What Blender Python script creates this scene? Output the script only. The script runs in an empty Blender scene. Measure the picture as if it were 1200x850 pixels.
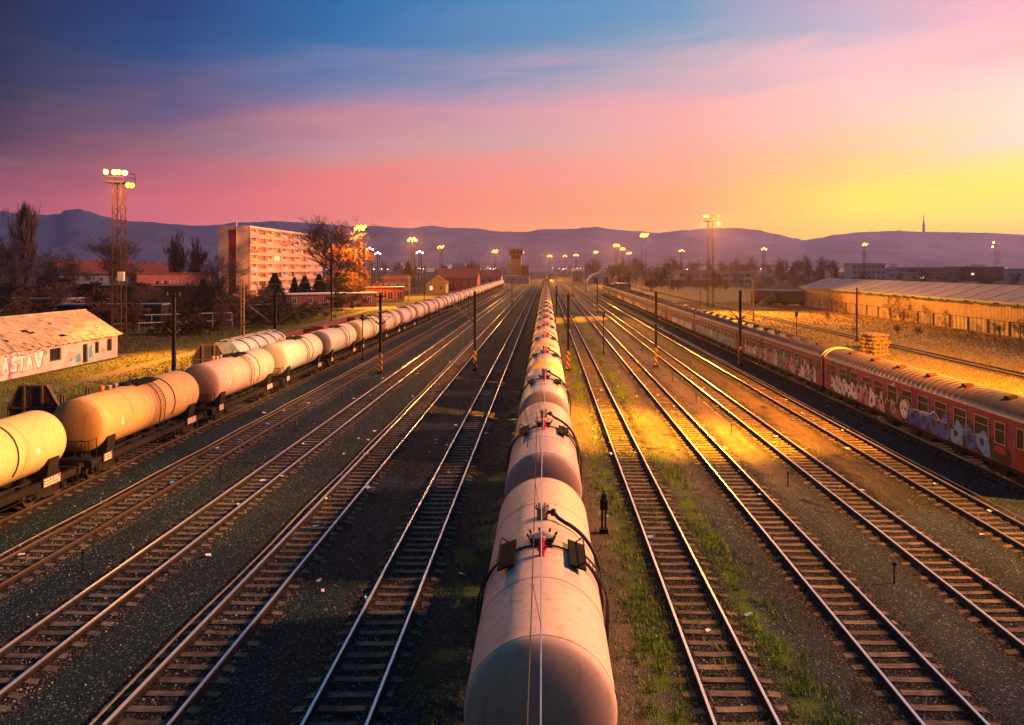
import bpy, bmesh, math, random
from math import sin, cos, pi, radians, sqrt, atan2, tan
from mathutils import Vector, Matrix, noise

SC = bpy.context.scene
COL = SC.collection
F, VX, VY, CAM_Z = 850.0, 640.0, 313.0, 10.9      # lens in photo pixels, vanishing point of the rails, eye height

def WX(px, Y): return (px - VX) / F * Y
def WZ(py, Y): return CAM_Z - (py - VY) / F * Y

# ------------------------------------------------------------------ mesh builder
class MB:
    def __init__(s): s.v = []; s.f = []; s.m = []
    def add(s, vs, fs, m=0):
        b = len(s.v); s.v.extend(vs)
        for f in fs: s.f.append(tuple(i + b for i in f)); s.m.append(m)
    def box(s, c, d, m=0, rz=0.0, rx=0.0, ry=0.0):
        x, y, z = d[0] / 2, d[1] / 2, d[2] / 2
        vs = [Vector((a, b, e)) for a in (-x, x) for b in (-y, y) for e in (-z, z)]
        if rz or rx or ry:
            R = Matrix.Rotation(rz, 3, 'Z') @ Matrix.Rotation(rx, 3, 'X') @ Matrix.Rotation(ry, 3, 'Y')
            vs = [R @ v for v in vs]
        c = Vector(c)
        s.add([tuple(v + c) for v in vs], [(0, 1, 3, 2), (4, 6, 7, 5), (0, 4, 5, 1), (2, 3, 7, 6), (0, 2, 6, 4), (1, 5, 7, 3)], m)
    def box2(s, lo, hi, m=0):
        s.box([(a + b) / 2 for a, b in zip(lo, hi)], [abs(b - a) for a, b in zip(lo, hi)], m)
    def tube(s, p0, p1, r0, r1=None, n=6, m=0, cap=True):
        r1 = r0 if r1 is None else r1
        p0, p1 = Vector(p0), Vector(p1)
        d = p1 - p0
        if d.length < 1e-6: return
        d.normalize()
        a = d.orthogonal().normalized(); b = d.cross(a)
        vs = []
        for p, r in ((p0, r0), (p1, r1)):
            for i in range(n):
                t = 2 * pi * i / n
                vs.append(tuple(p + a * (r * cos(t)) + b * (r * sin(t))))
        fs = [(i, (i + 1) % n, n + (i + 1) % n, n + i) for i in range(n)]
        if cap: fs += [tuple(range(n - 1, -1, -1)), tuple(range(n, 2 * n))]
        s.add(vs, fs, m)
    def pipe(s, pts, r, n=6, m=0):
        pts = [Vector(p) for p in pts]
        rs = r if isinstance(r, (list, tuple)) else [r] * len(pts)
        vs = []; ref = None
        for k, p in enumerate(pts):
            d = (pts[min(k + 1, len(pts) - 1)] - pts[max(k - 1, 0)]).normalized()
            if ref is None: a = d.orthogonal().normalized()
            else:
                a = ref - d * ref.dot(d)
                a = a.normalized() if a.length > 1e-5 else d.orthogonal().normalized()
            ref = a; b = d.cross(a)
            for i in range(n):
                t = 2 * pi * i / n
                vs.append(tuple(p + a * (rs[k] * cos(t)) + b * (rs[k] * sin(t))))
        fs = []
        for k in range(len(pts) - 1):
            for i in range(n):
                j = (i + 1) % n
                fs.append((k * n + i, k * n + j, k * n + n + j, k * n + n + i))
        fs += [tuple(range(n - 1, -1, -1)), tuple(range((len(pts) - 1) * n, len(pts) * n))]
        s.add(vs, fs, m)
    def lathe_y(s, prof, n=40, m=0, cx=0.0, cz=0.0):
        vs = []; fs = []
        for (y, r) in prof:
            for i in range(n):
                t = 2 * pi * i / n
                vs.append((cx + r * sin(t), y, cz + r * cos(t)))
        for k in range(len(prof) - 1):
            for i in range(n):
                j = (i + 1) % n
                fs.append((k * n + i, k * n + j, (k + 1) * n + j, (k + 1) * n + i))
        fs.append(tuple(range(n))); fs.append(tuple(range(len(prof) * n - 1, (len(prof) - 1) * n - 1, -1)))
        s.add(vs, fs, m)
    def lathe_z(s, prof, c=(0, 0, 0), n=16, m=0):
        vs = []; fs = []
        for (z, r) in prof:
            for i in range(n):
                t = 2 * pi * i / n
                vs.append((c[0] + r * cos(t), c[1] + r * sin(t), c[2] + z))
        for k in range(len(prof) - 1):
            for i in range(n):
                j = (i + 1) % n
                fs.append((k * n + i, k * n + j, (k + 1) * n + j, (k + 1) * n + i))
        fs.append(tuple(range(n - 1, -1, -1))); fs.append(tuple(range((len(prof) - 1) * n, len(prof) * n)))
        s.add(vs, fs, m)
    def extrude_y(s, sec, y0, y1, m=0, cap=True):       # sec: list of (x, z)
        n = len(sec)
        vs = [(x, y0, z) for x, z in sec] + [(x, y1, z) for x, z in sec]
        fs = [(i, (i + 1) % n, n + (i + 1) % n, n + i) for i in range(n)]
        if cap: fs += [tuple(range(n - 1, -1, -1)), tuple(range(n, 2 * n))]
        s.add(vs, fs, m)
    def extrude_x(s, sec, x0, x1, m=0, cap=True):       # sec: list of (y, z)
        n = len(sec)
        vs = [(x0, y, z) for y, z in sec] + [(x1, y, z) for y, z in sec]
        fs = [(i, (i + 1) % n, n + (i + 1) % n, n + i) for i in range(n)]
        if cap: fs += [tuple(range(n - 1, -1, -1)), tuple(range(n, 2 * n))]
        s.add(vs, fs, m)
    def build(s, name, mats, parent=None, smooth=None, loc=None):
        me = bpy.data.meshes.new(name)
        me.from_pydata([tuple(v) for v in s.v], [], s.f)
        for mt in (mats if isinstance(mats, (list, tuple)) else [mats]): me.materials.append(mt)
        me.polygons.foreach_set('material_index', s.m)
        if smooth is not None:
            me.polygons.foreach_set('use_smooth', [True] * len(me.polygons))
            try: me.set_sharp_from_angle(angle=radians(smooth))
            except Exception: pass
        me.update()
        o = bpy.data.objects.new(name, me); COL.objects.link(o)
        if parent is not None: o.parent = parent
        if loc is not None: o.location = loc
        return o

def recalc(o):
    bm = bmesh.new(); bm.from_mesh(o.data); bmesh.ops.recalc_face_normals(bm, faces=bm.faces); bm.to_mesh(o.data); bm.free()
    return o

def tag(o, label=None, cat=None, group=None, kind=None):
    if label: o['label'] = label
    if cat: o['category'] = cat
    if group: o['group'] = group
    if kind: o['kind'] = kind
    return o

def thing(name, label, cat, loc=(0, 0, 0), rz=0.0, group=None):
    o = bpy.data.objects.new(name, None); COL.objects.link(o)
    o.empty_display_size = 0.3
    o.location = loc; o.rotation_euler = (0, 0, rz)
    return tag(o, label, cat, group)

KIDS = {}
def kids(o):
    return list(o.children)
def copy_tree(o, parent=None, skip=()):
    c = o.copy(); COL.objects.link(c); c.parent = parent
    for ch in kids(o):
        if ch.name.split('.')[0] in skip: continue
        copy_tree(ch, c, skip)
    return c

ORD = ['first', 'second', 'third', 'fourth', 'fifth', 'sixth', 'seventh', 'eighth', 'ninth', 'tenth', 'eleventh', 'twelfth']

# ------------------------------------------------------------------ materials
def newmat(name):
    m = bpy.data.materials.new(name); m.use_nodes = True
    nt = m.node_tree; nt.nodes.clear()
    out = nt.nodes.new('ShaderNodeOutputMaterial')
    b = nt.nodes.new('ShaderNodeBsdfPrincipled')
    nt.links.new(b.outputs[0], out.inputs['Surface'])
    return m, nt, b

def N(nt, t, **kw):
    n = nt.nodes.new(t)
    for k, v in kw.items(): setattr(n, k, v)
    return n

def setin(nt, sock, val):
    if hasattr(val, 'default_value') or hasattr(val, 'is_linked'): nt.links.new(val, sock)
    else:
        if isinstance(val, (tuple, list)) and len(val) == 3 and sock.type == 'RGBA': val = (*val, 1)
        sock.default_value = val

def math_(nt, op, a, b=None, c=None, clamp=False):
    n = N(nt, 'ShaderNodeMath', operation=op, use_clamp=clamp)
    setin(nt, n.inputs[0], a)
    if b is not None: setin(nt, n.inputs[1], b)
    if c is not None: setin(nt, n.inputs[2], c)
    return n.outputs[0]

def mix_(nt, f, a, b, mode='MIX'):
    n = N(nt, 'ShaderNodeMix', data_type='RGBA', blend_type=mode)
    setin(nt, n.inputs[0], f); setin(nt, n.inputs[6], a); setin(nt, n.inputs[7], b)
    return n.outputs[2]

def maprange(nt, v, a, b, c=0.0, d=1.0, smooth=False):
    n = N(nt, 'ShaderNodeMapRange')
    if smooth: n.interpolation_type = 'SMOOTHSTEP'
    setin(nt, n.inputs[0], v)
    for i, q in enumerate((a, b, c, d)): n.inputs[i + 1].default_value = q
    return n.outputs[0]

def coords(nt, scale=(1, 1, 1), kind='Object'):
    tc = N(nt, 'ShaderNodeTexCoord')
    mp = N(nt, 'ShaderNodeMapping'); mp.inputs['Scale'].default_value = scale
    nt.links.new(tc.outputs[kind], mp.inputs[0])
    return mp.outputs[0]

def noise_(nt, vec, scale, detail=4.0, rough=0.6, dist=0.0):
    n = N(nt, 'ShaderNodeTexNoise')
    nt.links.new(vec, n.inputs['Vector'])
    n.inputs['Scale'].default_value = scale; n.inputs['Detail'].default_value = detail
    n.inputs['Roughness'].default_value = rough; n.inputs['Distortion'].default_value = dist
    return n.outputs[0]

def bump_(nt, b, h, strength=0.3, dist=0.05):
    n = N(nt, 'ShaderNodeBump'); n.inputs['Strength'].default_value = strength; n.inputs['Distance'].default_value = dist
    nt.links.new(h, n.inputs['Height']); nt.links.new(n.outputs[0], b.inputs['Normal'])

def plain(name, col, rough=0.7, metal=0.0, var=0.25, scale=3.0, dirt=None, bump=0.0, bscale=30.0, amount=0.6, stretch=(1, 1, 1), spec=0.3):
    """Paint or masonry with worn patches: base colour broken by two noises, optional dirt colour."""
    m, nt, b = newmat(name)
    v = coords(nt, stretch)
    n1 = noise_(nt, v, scale, 6, 0.65)
    dark = tuple(c * (1 - var) for c in col); light = tuple(min(1, c * (1 + var)) for c in col)
    c = mix_(nt, maprange(nt, n1, 0.3, 0.7), dark, light)
    if dirt:
        n2 = noise_(nt, v, scale * 0.45 + 0.3, 8, 0.75, 0.4)
        c = mix_(nt, maprange(nt, n2, 0.48, 0.72, 0, amount), c, dirt)
    nt.links.new(c, b.inputs['Base Color'])
    setin(nt, b.inputs['Roughness'], maprange(nt, n1, 0.2, 0.8, max(0.05, rough - 0.12), min(1, rough + 0.12)))
    b.inputs['Metallic'].default_value = metal
    b.inputs['Specular IOR Level'].default_value = spec
    if bump: bump_(nt, b, noise_(nt, v, bscale, 5), bump, 0.03)
    return m

def emit(name, col, strength, sample=False):
    m = bpy.data.materials.new(name); m.use_nodes = True
    nt = m.node_tree; nt.nodes.clear()
    out = N(nt, 'ShaderNodeOutputMaterial'); e = N(nt, 'ShaderNodeEmission')
    e.inputs[0].default_value = (*col, 1); e.inputs[1].default_value = strength
    nt.links.new(e.outputs[0], out.inputs[0])
    if not sample: m.cycles.emission_sampling = 'NONE'
    return m

M = {}
M['dark_metal'] = plain('dark_metal', (0.012, 0.011, 0.011), 0.7, 0.0, 0.35, 5, (0.035, 0.018, 0.012), 0.15, spec=.15)
M['underframe'] = plain('underframe', (0.014, 0.011, 0.01), 0.8, 0.0, 0.4, 4, (0.05, 0.028, 0.018), 0.2, spec=.15)
M['wheel'] = plain('wheel', (0.06, 0.04, 0.03), 0.5, 0.5, 0.4, 6)
M['rust'] = plain('rust', (0.06, 0.026, 0.015), 0.85, 0.0, 0.4, 3, (0.03, 0.018, 0.015), 0.2, spec=.15)
M['rail_head'] = plain('rail_head', (0.74, 0.76, 0.78), 0.3, 0.75, 0.08, 2, (0.4, 0.34, 0.3), stretch=(6, 0.15, 1), amount=0.12, spec=0.6)
M['rail_dull'] = plain('rail_dull', (0.3, 0.2, 0.14), 0.4, 0.9, 0.3, 2, (0.14, 0.07, 0.04), stretch=(6, 0.15, 1))
M['rail_side'] = plain('rail_side', (0.026, 0.017, 0.014), 0.8, 0.1, 0.3, 3)
M['sleeper'] = plain('sleeper', (0.19, 0.155, 0.135), 0.85, 0, 0.4, 1.1, (0.05, 0.045, 0.045), 0.5, 40, 0.85)
M['stone'] = plain('stone', (0.2, 0.17, 0.15), 0.85, 0, 0.4, 9)
M['black_rubber'] = plain('black_rubber', (0.02, 0.02, 0.022), 0.6, 0, 0.3, 8)
M['red_paint'] = plain('red_paint', (0.55, 0.03, 0.02), 0.4, 0, 0.15, 5)
M['orange_paint'] = plain('orange_paint', (0.7, 0.16, 0.03), 0.45, 0, 0.15, 5)
M['grating'] = plain('grating', (0.008, 0.010, 0.012), 0.85, 0.0, 0.3, 20, None, 0.2, 60, spec=.06)
M['white_paint'] = plain('white_paint', (0.72, 0.68, 0.64), 0.6, 0, 0.12, 7, (0.35, 0.3, 0.27))
M['plate_red'] = plain('plate_red', (0.25, 0.1, 0.08), 0.6, 0, 0.2, 6)
M['lens'] = emit('lens', (1.0, 0.42, 0.045), 8)
M['lens_warm'] = emit('lens_warm', (1.0, 0.34, 0.03), 6)
M['lens_bright'] = emit('lens_bright', (1.0, 0.5, 0.06), 14)
M['lens_white'] = emit('lens_white', (1.0, 0.85, 0.75), 9)
M['wire_bright'] = plain('wire_bright', (0.75, 0.72, 0.7), 0.3, 0.9, 0.05, 2)
M['wire'] = plain('wire', (0.05, 0.045, 0.05), 0.45, 0.5, 0.2, 2)
M['galvanised'] = plain('galvanised', (0.28, 0.25, 0.23), 0.5, 0.5, 0.2, 3, (0.16, 0.09, 0.05))
M['insulator'] = plain('insulator', (0.1, 0.05, 0.04), 0.25, 0, 0.1, 4)
M['lamp_yellow'] = plain('lamp_yellow', (0.6, 0.38, 0.08), 0.6, 0, 0.2, 5, (0.2, 0.1, 0.05))  # yellow of lamplight put into the mast colour

def tank_paint():
    m, nt, b = newmat('tank_paint')
    oi = N(nt, 'ShaderNodeObjectInfo')
    v = coords(nt)
    loc = N(nt, 'ShaderNodeVectorMath', operation='ADD')
    nt.links.new(v, loc.inputs[0])
    cmb = N(nt, 'ShaderNodeCombineXYZ'); setin(nt, cmb.inputs[1], math_(nt, 'MULTIPLY', oi.outputs['Random'], 80.0))
    nt.links.new(cmb.outputs[0], loc.inputs[1]); vv = loc.outputs[0]
    st = N(nt, 'ShaderNodeMapping'); st.inputs['Scale'].default_value = (1.6, 1.9, 0.35); nt.links.new(vv, st.inputs[0])
    n1 = noise_(nt, vv, 0.55, 5, 0.6); n2 = noise_(nt, st.outputs[0], 2.2, 7, 0.7, 0.3); n3 = noise_(nt, vv, 9, 4, 0.7)
    c = mix_(nt, maprange(nt, n1, 0.3, 0.7, 0, 0.2), oi.outputs['Color'], (0.2, 0.15, 0.13))
    c = mix_(nt, maprange(nt, n2, 0.5, 0.75, 0, 0.45), c, (0.14, 0.09, 0.075))
    c = mix_(nt, maprange(nt, n3, 0.3, 0.8, 0, 0.18), c, (0.1, 0.08, 0.08))
    # grime creeping up from the underside and rust at the weld rings
    sx = N(nt, 'ShaderNodeSeparateXYZ'); nt.links.new(v, sx.inputs[0])
    low = maprange(nt, math_(nt, 'ADD', sx.outputs[2], math_(nt, 'MULTIPLY', n2, 1.6)), 3.1, 2.2, 0, 0.6)
    c = mix_(nt, low, c, (0.1, 0.07, 0.06))
    end_shade = maprange(nt, math_(nt, 'ADD', math_(nt, 'ABSOLUTE', sx.outputs[1]), math_(nt, 'MULTIPLY', math_(nt, 'SUBTRACT', n1, .5), .12)), 4.97, 5.12, 0, 0.4)  # ends coloured darker and browner to stand for their shade
    c = mix_(nt, end_shade, c, (0.3, 0.13, 0.07))
    seam = math_(nt, 'ABSOLUTE', math_(nt, 'SUBTRACT', math_(nt, 'FRACT', math_(nt, 'ADD', math_(nt, 'DIVIDE', sx.outputs[1], 2.475), 0.5)), 0.5))
    c = mix_(nt, maprange(nt, seam, 0.002, 0.009, 0.6, 0.0), c, (0.12, 0.08, 0.07))
    # product spilt down the flanks below the manhole, and streaks at the saddles
    fl = N(nt, 'ShaderNodeMapping'); fl.inputs['Scale'].default_value = (0.25, 5.5, 0.18); nt.links.new(vv, fl.inputs[0])
    n4 = noise_(nt, fl.outputs[0], 1.6, 5, 0.65)
    spill = math_(nt, 'MULTIPLY', maprange(nt, math_(nt, 'ABSOLUTE', math_(nt, 'ADD', sx.outputs[1], 0.5)), 1.3, 0.25), maprange(nt, n4, 0.45, 0.68))
    c = mix_(nt, math_(nt, 'MULTIPLY', spill, 0.8), c, (0.09, 0.055, 0.045))
    runs = math_(nt, 'MULTIPLY', maprange(nt, n4, 0.56, 0.74), maprange(nt, sx.outputs[2], 4.15, 3.5))
    c = mix_(nt, math_(nt, 'MULTIPLY', runs, 0.58), c, (0.15, 0.08, 0.055))
    nt.links.new(c, b.inputs['Base Color'])
    setin(nt, b.inputs['Roughness'], maprange(nt, n2, 0.3, 0.8, 0.5, 0.72))
    b.inputs['Specular IOR Level'].default_value = 0.35
    bump_(nt, b, n3, 0.04, 0.02)
    return m
M['tank'] = tank_paint()

def sleeper_wood():
    m, nt, b = newmat('sleeper_wood')
    oi = N(nt, 'ShaderNodeObjectInfo'); v = coords(nt)
    off = N(nt, 'ShaderNodeVectorMath', operation='ADD'); nt.links.new(v, off.inputs[0])
    cmb = N(nt, 'ShaderNodeCombineXYZ'); setin(nt, cmb.inputs[2], math_(nt, 'MULTIPLY', oi.outputs['Random'], 60.0)); nt.links.new(cmb.outputs[0], off.inputs[1])
    st = N(nt, 'ShaderNodeMapping'); st.inputs['Scale'].default_value = (1.0, 9.0, 4.0); nt.links.new(off.outputs[0], st.inputs[0])
    n1 = noise_(nt, off.outputs[0], 1.4, 6, .7); n2 = noise_(nt, st.outputs[0], 2.5, 5, .7)
    r = N(nt, 'ShaderNodeValToRGB'); nt.links.new(oi.outputs['Random'], r.inputs[0])
    el = r.color_ramp.elements
    while len(el) < 4: el.new(.5)
    for e, p, q in zip(el, (0, .35, .7, 1), ((.11, .085, .072), (.2, .155, .13), (.155, .12, .1), (.27, .21, .175))): e.position = p; e.color = (*q, 1)
    c = mix_(nt, maprange(nt, n2, .42, .62, 0, .75), r.outputs[0], (.04, .03, .027))
    c = mix_(nt, maprange(nt, n1, .46, .68, 0, .9), c, (.03, .028, .03))
    nt.links.new(c, b.inputs['Base Color']); b.inputs['Roughness'].default_value = .88; b.inputs['Specular IOR Level'].default_value = .2
    bump_(nt, b, n2, .6, .02)
    return m
M['sleeper'] = sleeper_wood()

def striped(name, a, bcol, period, slant=1.0):
    m, nt, b = newmat(name)
    tc = N(nt, 'ShaderNodeTexCoord'); s = N(nt, 'ShaderNodeSeparateXYZ'); nt.links.new(tc.outputs['Object'], s.inputs[0])
    t = math_(nt, 'ADD', s.outputs[2], math_(nt, 'MULTIPLY', s.outputs[0], slant))
    f = math_(nt, 'GREATER_THAN', math_(nt, 'FRACT', math_(nt, 'DIVIDE', t, period)), 0.5)
    n = noise_(nt, tc.outputs['Object'], 6, 5)
    c = mix_(nt, f, a, bcol); c = mix_(nt, maprange(nt, n, 0.45, 0.7, 0, 0.5), c, (0.08, 0.05, 0.04))
    nt.links.new(c, b.inputs['Base Color']); b.inputs['Roughness'].default_value = 0.7
    return m
M['stripes'] = striped('stripes', (0.5, 0.24, 0.04), (0.02, 0.02, 0.02), 0.62, 1.5)

def leafmat(name, cols, rough=0.8):
    m, nt, b = newmat(name)
    g = N(nt, 'ShaderNodeNewGeometry')
    r = N(nt, 'ShaderNodeValToRGB'); nt.links.new(g.outputs['Random Per Island'], r.inputs[0])
    el = r.color_ramp.elements
    while len(el) < len(cols): el.new(0.5)
    for i, c in enumerate(cols): el[i].position = i / (len(cols) - 1); el[i].color = (*c, 1)
    nt.links.new(r.outputs[0], b.inputs['Base Color']); b.inputs['Roughness'].default_value = rough
    b.inputs['Specular IOR Level'].default_value = 0.15
    return m
M['bark'] = plain('bark', (0.055, 0.038, 0.03), 0.9, 0, 0.35, 2)
M['twig'] = plain('twig', (0.075, 0.045, 0.038), 0.9, 0, 0.3, 1)
M['leaf_rust'] = leafmat('leaf_rust', [(0.035, 0.014, 0.009), (0.07, 0.026, 0.014), (0.1, 0.04, 0.018), (0.04, 0.024, 0.014)])
M['leaf_olive'] = leafmat('leaf_olive', [(0.035, 0.035, 0.012), (0.07, 0.06, 0.02), (0.1, 0.07, 0.025), (0.05, 0.035, 0.015)])
M['leaf_orange'] = leafmat('leaf_orange', [(0.22, 0.09, 0.015), (0.32, 0.14, 0.02), (0.16, 0.08, 0.02)])  # orange of lamplight put into the leaf colour
M['needle'] = leafmat('needle', [(0.006, 0.014, 0.012), (0.012, 0.024, 0.018), (0.02, 0.032, 0.02)])
M['grass_green'] = leafmat('grass_green', [(0.06, 0.16, 0.015), (0.1, 0.27, 0.02), (0.2, 0.29, 0.05), (0.22, 0.18, 0.06), (0.08, 0.2, 0.02)])
M['grass_dry'] = leafmat('grass_dry', [(0.2, 0.13, 0.04), (0.3, 0.2, 0.06), (0.14, 0.1, 0.035), (0.1, 0.1, 0.03)])
M['grass_field'] = leafmat('grass_field', [(0.1, 0.11, 0.02), (0.2, 0.16, 0.03), (0.08, 0.09, 0.02), (0.24, 0.17, 0.04)])

# ------------------------------------------------------------------ tracks: centre X, label words
TRACKS = [(-0.1, 'under the middle tank train'), (-4.96, 'shiny track beside the middle tank train on its shaded side'),
          (-9.6, 'second track out from the shaded side of the middle tank train'), (-14.5, 'third track out from the shaded side of the middle tank train'),
          (-19.15, 'rusty track next to the cream tank train beyond the masts'), (-23.85, 'track carrying the tank train near the ruined house'),
          (-28.6, 'track carrying the stake wagon and the grey hopper'), (-33.6, 'overgrown track under the low rust-red wagons'),
          (4.71, 'track between two green grass strips beside the middle tank train'), (9.59, 'second track out from the middle train towards the red coaches'),
          (14.3, 'third track out from the middle train towards the red coaches'), (19.1, 'lamplit track next to the graffitied red coaches'),
          (24.1, 'track carrying the graffitied red coaches'), (47.5, 'lone track through the dry grass below the warehouse')]
# ------------------------------------------------------------------ light and air
HAZE = 1.1e-4
SKY_K = 0.97
SUN_EL, SUN_AZ, SUN_E, SUN_C = 24.0, 82.0, 4.4, (1.0, 0.48, 0.33)
LAMP_K = 1.0
EXPO = 0.22
# ------------------------------------------------------------------ ground
def ground_mat():
    m, nt, b = newmat('yard_ground')
    tc = N(nt, 'ShaderNodeTexCoord'); P = tc.outputs['Object']
    s = N(nt, 'ShaderNodeSeparateXYZ'); nt.links.new(P, s.inputs[0])
    wob = noise_(nt, P, 0.12, 5, 0.65)
    wob2 = noise_(nt, P, 1.1, 5, 0.7)
    x = s.outputs[0]; y = s.outputs[1]
    xw = math_(nt, 'ADD', x, math_(nt, 'MULTIPLY', math_(nt, 'SUBTRACT', wob, 0.5), 7.0))
    xs = math_(nt, 'ADD', x, math_(nt, 'MULTIPLY', math_(nt, 'SUBTRACT', wob2, 0.5), 1.1))
    # distance to the nearest track centre
    d = None
    for cx, _ in TRACKS:
        q = math_(nt, 'ABSOLUTE', math_(nt, 'SUBTRACT', xs, cx))
        d = q if d is None else math_(nt, 'MINIMUM', d, q)
    fine = noise_(nt, P, 14, 6, 0.75)
    vor = N(nt, 'ShaderNodeTexVoronoi'); vor.inputs['Scale'].default_value = 16; nt.links.new(P, vor.inputs['Vector'])
    vor2 = N(nt, 'ShaderNodeTexVoronoi'); vor2.inputs['Scale'].default_value = 5.5; nt.links.new(P, vor2.inputs['Vector'])
    st = N(nt, 'ShaderNodeMapping'); st.inputs['Scale'].default_value = (1.0, 0.12, 1); nt.links.new(P, st.inputs[0])
    streak = noise_(nt, st.outputs[0], 0.9, 6, 0.7)
    vor3 = N(nt, 'ShaderNodeTexVoronoi'); vor3.inputs['Scale'].default_value = 24; nt.links.new(P, vor3.inputs['Vector'])
    v3 = N(nt, 'ShaderNodeSeparateColor'); nt.links.new(vor3.outputs['Color'], v3.inputs[0])
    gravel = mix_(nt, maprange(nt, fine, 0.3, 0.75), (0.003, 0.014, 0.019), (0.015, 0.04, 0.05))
    lit_gravel = mix_(nt, maprange(nt, fine, 0.3, 0.75), (0.012, 0.022, 0.026), (0.05, 0.068, 0.078))
    gravel = mix_(nt, maprange(nt, xs, 0.2, 1.2), gravel, lit_gravel)  # darker gravel on the train's shadow side, shade put into the colour
    pool_earth = math_(nt, 'MULTIPLY', maprange(nt, math_(nt, 'ABSOLUTE', math_(nt, 'SUBTRACT', xw, 9.5)), 11.0, 8.5), maprange(nt, math_(nt, 'ADD', y, math_(nt, 'MULTIPLY', wob, 16.0)), 38, 52))  # bright earth where the lamp pool lands, part of its light painted in
    trod = maprange(nt, math_(nt, 'ABSOLUTE', math_(nt, 'SUBTRACT', xs, 2.2)), 1.1, .4)
    earth = math_(nt, 'MULTIPLY', math_(nt, 'MAXIMUM', pool_earth, trod), maprange(nt, wob2, .3, .6, .35, 1.0))
    gravel = mix_(nt, earth, gravel, mix_(nt, fine, (0.1, 0.07, 0.046), (0.29, 0.2, 0.13)))
    gravel = mix_(nt, maprange(nt, v3.outputs[0], 0.6, 1.0, 0, .55), gravel, (0.06, 0.075, 0.085))
    gravel = mix_(nt, maprange(nt, v3.outputs[1], 0.93, 0.97, 0, .8), gravel, (0.3, 0.29, 0.28))
    gravel = mix_(nt, maprange(nt, streak, 0.35, 0.7, 0, 0.65), gravel, (0.007, 0.014, 0.019))
    gravel = mix_(nt, maprange(nt, streak, 0.6, 0.8, 0, 0.4), gravel, (0.05, 0.05, 0.052))
    vs = N(nt, 'ShaderNodeSeparateColor'); nt.links.new(vor.outputs['Color'], vs.inputs[0])
    ball = mix_(nt, vs.outputs[0], (0.01, 0.017, 0.02), (0.13, 0.122, 0.118))
    ball = mix_(nt, maprange(nt, vor.outputs['Distance'], 0.25, 0.6), ball, (0.012, 0.01, 0.01))
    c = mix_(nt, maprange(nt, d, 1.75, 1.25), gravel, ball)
    # dark oil between and along the rails
    oil = math_(nt, 'MULTIPLY', maprange(nt, d, 0.5, 0.1), maprange(nt, streak, 0.4, 0.6))
    c = mix_(nt, math_(nt, 'MULTIPLY', oil, 0.7), c, (0.012, 0.011, 0.012))
    rustb = math_(nt, 'MULTIPLY', math_(nt, 'MULTIPLY', maprange(nt, d, .45, .7), maprange(nt, d, 1.25, .85)), maprange(nt, streak, .38, .6))
    c = mix_(nt, math_(nt, 'MULTIPLY', rustb, .5), c, (.075, .038, .022))
    stain = maprange(nt, noise_(nt, P, 0.33, 4, 0.55, 1.2), 0.62, 0.68)
    c = mix_(nt, math_(nt, 'MULTIPLY', stain, .75), c, (.008, .009, .01))
    # pale scattered stones
    pale = math_(nt, 'MULTIPLY', maprange(nt, vor2.outputs['Distance'], 0.13, 0.09), maprange(nt, wob2, 0.5, 0.62))
    c = mix_(nt, math_(nt, 'MULTIPLY', pale, 0.8), c, (0.34, 0.3, 0.28))
    # moss and grass strips along one track
    gs = None
    for gx, w in ((3.05, 0.42), (6.5, 0.4)):
        q = maprange(nt, math_(nt, 'ABSOLUTE', math_(nt, 'SUBTRACT', xs, gx)), w + 0.25, w * 0.4)
        gs = q if gs is None else math_(nt, 'MAXIMUM', gs, q)
    gs = math_(nt, 'MULTIPLY', gs, maprange(nt, noise_(nt, P, 0.7, 6, 0.7), 0.42, 0.56))
    gs = math_(nt, 'MULTIPLY', gs, maprange(nt, math_(nt, 'ABSOLUTE', math_(nt, 'SUBTRACT', y, 50)), 6, 11, .15, 1))
    moss = math_(nt, 'MULTIPLY', maprange(nt, math_(nt, 'ABSOLUTE', math_(nt, 'SUBTRACT', xs, -2.6)), 1.1, 0.3), maprange(nt, noise_(nt, P, 0.5, 6, 0.7), 0.5, 0.62))
    gs = math_(nt, 'MAXIMUM', gs, math_(nt, 'MULTIPLY', moss, 0.6))
    gcol = mix_(nt, fine, (0.03, 0.065, 0.012), (0.11, 0.16, 0.022))
    c = mix_(nt, gs, c, gcol)
    # fields
    f1 = noise_(nt, P, 0.09, 6, 0.65); f2 = noise_(nt, P, 2.5, 6, 0.8)
    gl = mix_(nt, maprange(nt, f1, 0.35, 0.65), (0.085, 0.105, 0.02), (0.22, 0.17, 0.035))
    gl = mix_(nt, maprange(nt, f2, 0.4, 0.75, 0, 0.7), gl, (0.06, 0.05, 0.02))
    gr = mix_(nt, maprange(nt, f1, 0.35, 0.65), (0.22, 0.15, 0.05), (0.36, 0.24, 0.08))
    gr = mix_(nt, maprange(nt, f2, 0.42, 0.75, 0, 0.7), gr, (0.075, 0.05, 0.028))
    dirt = mix_(nt, f2, (0.05, 0.036, 0.026), (0.13, 0.09, 0.06))
    L1 = maprange(nt, xw, -30.8, -32.2)
    c = mix_(nt, math_(nt, 'MULTIPLY', L1, maprange(nt, d, 1.3, 1.9)), c, dirt)
    c = mix_(nt, math_(nt, 'MULTIPLY', maprange(nt, xw, -36.5, -38.5), maprange(nt, wob2, 0.28, 0.42)), c, gl)
    pathm = maprange(nt, math_(nt, 'ABSOLUTE', math_(nt, 'ADD', xw, 44.5)), 1.3, 0.7)
    c = mix_(nt, math_(nt, 'MULTIPLY', pathm, 0.75), c, (0.17, 0.125, 0.085))
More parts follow.
